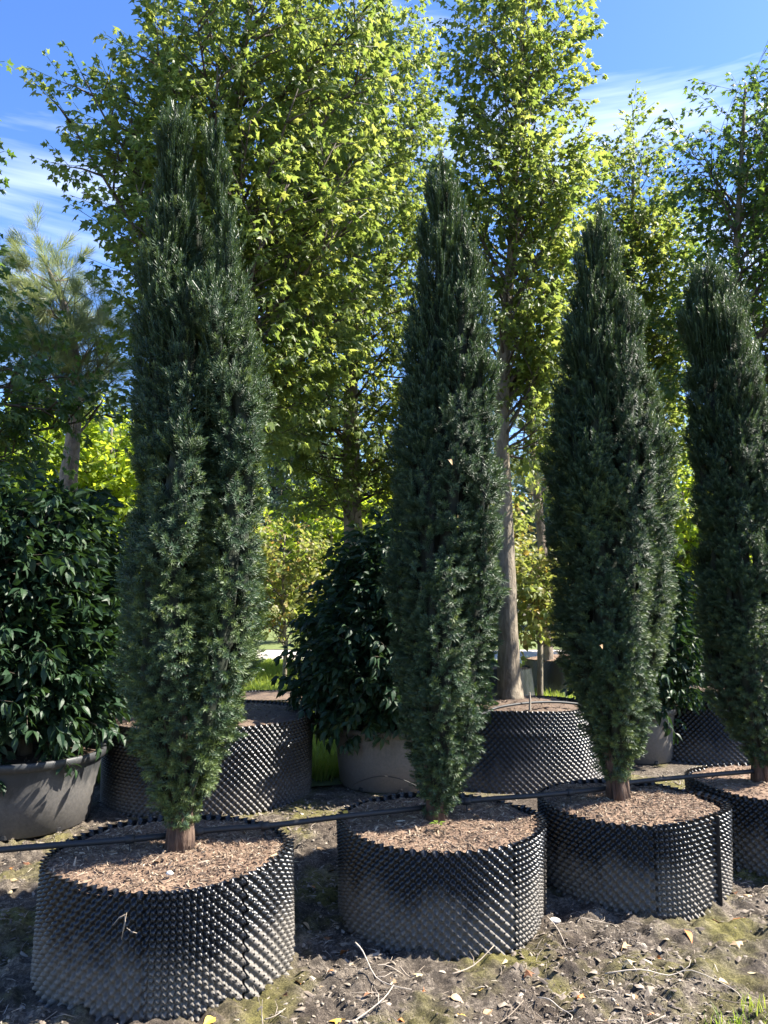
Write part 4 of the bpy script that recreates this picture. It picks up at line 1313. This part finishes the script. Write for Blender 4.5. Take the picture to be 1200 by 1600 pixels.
# sticks
sticks = [([(555, 1478, .12), (567, 1503, .07), (587, 1527, .03), (617, 1547, .012), (643, 1553, .012)], .0045, 'thin bent stick leaning up in front of the dusty low pot'),
          ([(538, 1599, .01), (570, 1586, .015), (600, 1573, .02), (615, 1546, .03)], .005, 'pale stick on the ground ending at the bent stick'),
          ([(560, 1515, .012), (600, 1514, .02), (630, 1517, .012)], .004, 'short grey stick lying level before the dusty low pot'),
          ([(625, 1508, .04), (640, 1517, .02), (657, 1528, .010)], .005, 'short dark stick slanting beside the level grey stick'),
          ([(707, 1530, .010), (740, 1510, .025), (772, 1487, .05)], .005, 'pale stick leaning towards the dusty low pot'),
          ([(945, 1519, .012), (1000, 1520, .018), (1045, 1521, .016), (1081, 1524, .012), (1144, 1543, .014), (1160, 1559, .010)], .004, 'long thin stalk stretched over the open mud'),
          ([(840, 1559, .010), (858, 1559, .03), (874, 1563, .03), (888, 1574, .02), (894, 1584, .012), (888, 1597, .010)], .004, 'curved pale stalk arching over the mossy ground'),
          ([(780, 1592, .010), (800, 1580, .015), (818, 1566, .02)], .004, 'short pale stick on the mossy ground'),
          ([(955, 1600, .010), (1000, 1594, .018), (1040, 1592, .012)], .005, 'pale stick lying beside the red orange leaf'),
          ([(905, 1441, .01), (928, 1438, .02), (945, 1435, .025), (966, 1443, .012)], .003, 'thin forked straw at the foot of the flap pot'),
          ([(413, 1587, .010), (430, 1582, .018), (446, 1577, .012)], .004, 'short pale stick beside the double seamed pot'),
          ([(411, 1604, .01), (409, 1580, .05), (410, 1560, .09)], .003, 'thin upright straw beside the double seamed pot'),
          ([(855, 1440, .012), (872, 1462, .02), (885, 1480, .010)], .004, 'thin brown stick between the dusty pot and the flap pot'),
          ([(1090, 1545, .01), (1150, 1560, .012), (1200, 1563, .01)], .003, 'thin grey stalk lying near the grass tuft')]
for pts, r, lb in sticks:
    w = [on(a, b, z) for a, b, z in pts]
    w = [Vector((q.x, q.y, pts[i][2] + float(ground_z([q.x], [q.y])[0]))) for i, q in enumerate(w)]
    ps = smooth(w, 3)
    b = MB()
    r *= .65
    b.tube([q - ps[0] for q in ps], [r * (1 - .55 * i / len(ps)) for i in range(len(ps))], 6)
    if len(ps) > 6:
        j = len(ps) // 2
        d = (ps[j + 1] - ps[j]).normalized()
        sd = Vector((-d.y, d.x, .25)).normalized()
        b.tube([ps[j] - ps[0], ps[j] - ps[0] + (d + sd) * .025, ps[j] - ps[0] + (d * .7 + sd * 1.2) * .05], [r * .55, r * .4, r * .2], 5)
    o = obj('stick', b.mesh('stick', M_stick, True), None, ps[0])
    tag(o, lb, 'stick', 'sticks on the ground')

# dry straw caught on the studs of the nearest pot
b = MB()
c0 = Y1 + Vector((.0, .0, .0))
def on_pot(px, py, rr=.518):
    d = ray(px, py); o = Vector((0, 0, CAM_H)) - c0
    A = d.x ** 2 + d.y ** 2; B = 2 * (o.x * d.x + o.y * d.y); C_ = o.x ** 2 + o.y ** 2 - rr ** 2
    t = (-B - math.sqrt(max(0, B * B - 4 * A * C_))) / (2 * A)
    return Vector((0, 0, CAM_H)) + d * t
p0 = on_pot(195, 1436)
for pts in (((190, 1468), (193, 1450), (198, 1426)), ((176, 1446), (186, 1434), (197, 1428)), ((198, 1450), (206, 1456), (214, 1458)), ((193, 1455), (196, 1440), (194, 1430))):
    b.tube([on_pot(*q) - p0 for q in pts], [.0014, .0018, .001], 5)
o = obj('straw_wisp', b.mesh('straw_wisp', M_stick, True), None, p0)
tag(o, 'wisp of dry straw caught on the studs of the double seamed pot', 'straw')

sw = empty('weed_seedling', on(684, 1290, .43), 'small green seedling on the soil at the foot of the pointed yew', 'weed')
V, F = ovate_leaf(.035, .022, .010, .3, .3)
wm_ = mesh_np('leaf', V, F, M_grass, False, [.3] * len(V))
for k in range(4):
    lf = obj('leaf', wm_, sw, (0, 0, .006))
    lf.rotation_euler = (0, -.35, k * 1.6 + .3)

# ------------------------------------------------------------------ grass
def tuft_meshes(hgt, nb, spread, key, mat):
    rnd = random.Random(17)
    out = []
    for k in range(5):
        V, F, T = [], [], []
        for i in range(nb):
            a = rnd.uniform(0, 6.28); d = rnd.uniform(0, spread)
            bx, by = d * math.cos(a), d * math.sin(a)
            a2 = rnd.uniform(0, 6.28); h = hgt * rnd.uniform(.5, 1.2); ln = rnd.uniform(.1, .7) * h
            dx, dy = math.cos(a2), math.sin(a2)
            w = .0028
            b = len(V)
            V += [(bx - dy * w, by + dx * w, 0), (bx + dy * w, by - dx * w, 0),
                  (bx + dx * ln * .35 + dy * w * .8, by + dy * ln * .35 - dx * w * .8, h * .6), (bx + dx * ln * .35 - dy * w * .8, by + dy * ln * .35 + dx * w * .8, h * .6),
                  (bx + dx * ln, by + dy * ln, h)]
            F += [(b, b + 1, b + 2, b + 3), (b + 3, b + 2, b + 4)]
            T += [rnd.random()] * 5
        out.append(mesh_np(key, V, F, mat, False, T))
    return out
TUFT = tuft_meshes(.085, 26, .07, 'grass_tuft', M_grass)
def grass(n, x0, x1, y0, y1, z, seed, label, s=(.8, 1.5)):
    rg = np.random.default_rng(seed)
    x = rg.uniform(x0, x1, n); y = rg.uniform(y0, y1, n)
    k = outside(x, y, .05)
    x, y = x[k], y[k]; m = len(x)
    P = np.stack([x, y, np.full(m, z)], 1)
    E = np.stack([rg.normal(0, .1, m), rg.normal(0, .1, m), rg.uniform(0, 6.28, m)], 1)
    o = scatter('grass', 'grass', TUFT, P, E, rg.uniform(*s, m), rg)
    tag(o, label, 'grass', None, 'stuff')
grass(5500, -4.5, 0.4, 6.35, 9.9, .026, 601, 'short grass growing behind the large dimpled pot')
grass(1200, 0.4, 5, 8.95, 9.9, .026, 603, 'short grass growing behind the tapering dimpled pots')
grass(5000, -6, 7, 11.2, 18.4, .028, 602, 'sunlit short grass growing before the gravel path', (1.0, 1.8))
# weeds at the lower right
wr = np.random.default_rng(33)
for i, (px, py) in enumerate(((1150, 1602), (1182, 1590), (1205, 1606), (1130, 1612))):
    p = on(px, py, 0)
    t = obj('grass_tuft', TUFT[i % 5], None, (p.x, p.y, float(ground_z([p.x], [p.y])[0]) - .004))
    t.scale = (.8, .8, .75); t.rotation_euler = (0, 0, i * 1.3)
    tag(t, 'tuft of green grass growing out of the open mud', 'grass', 'grass tufts in the mud')
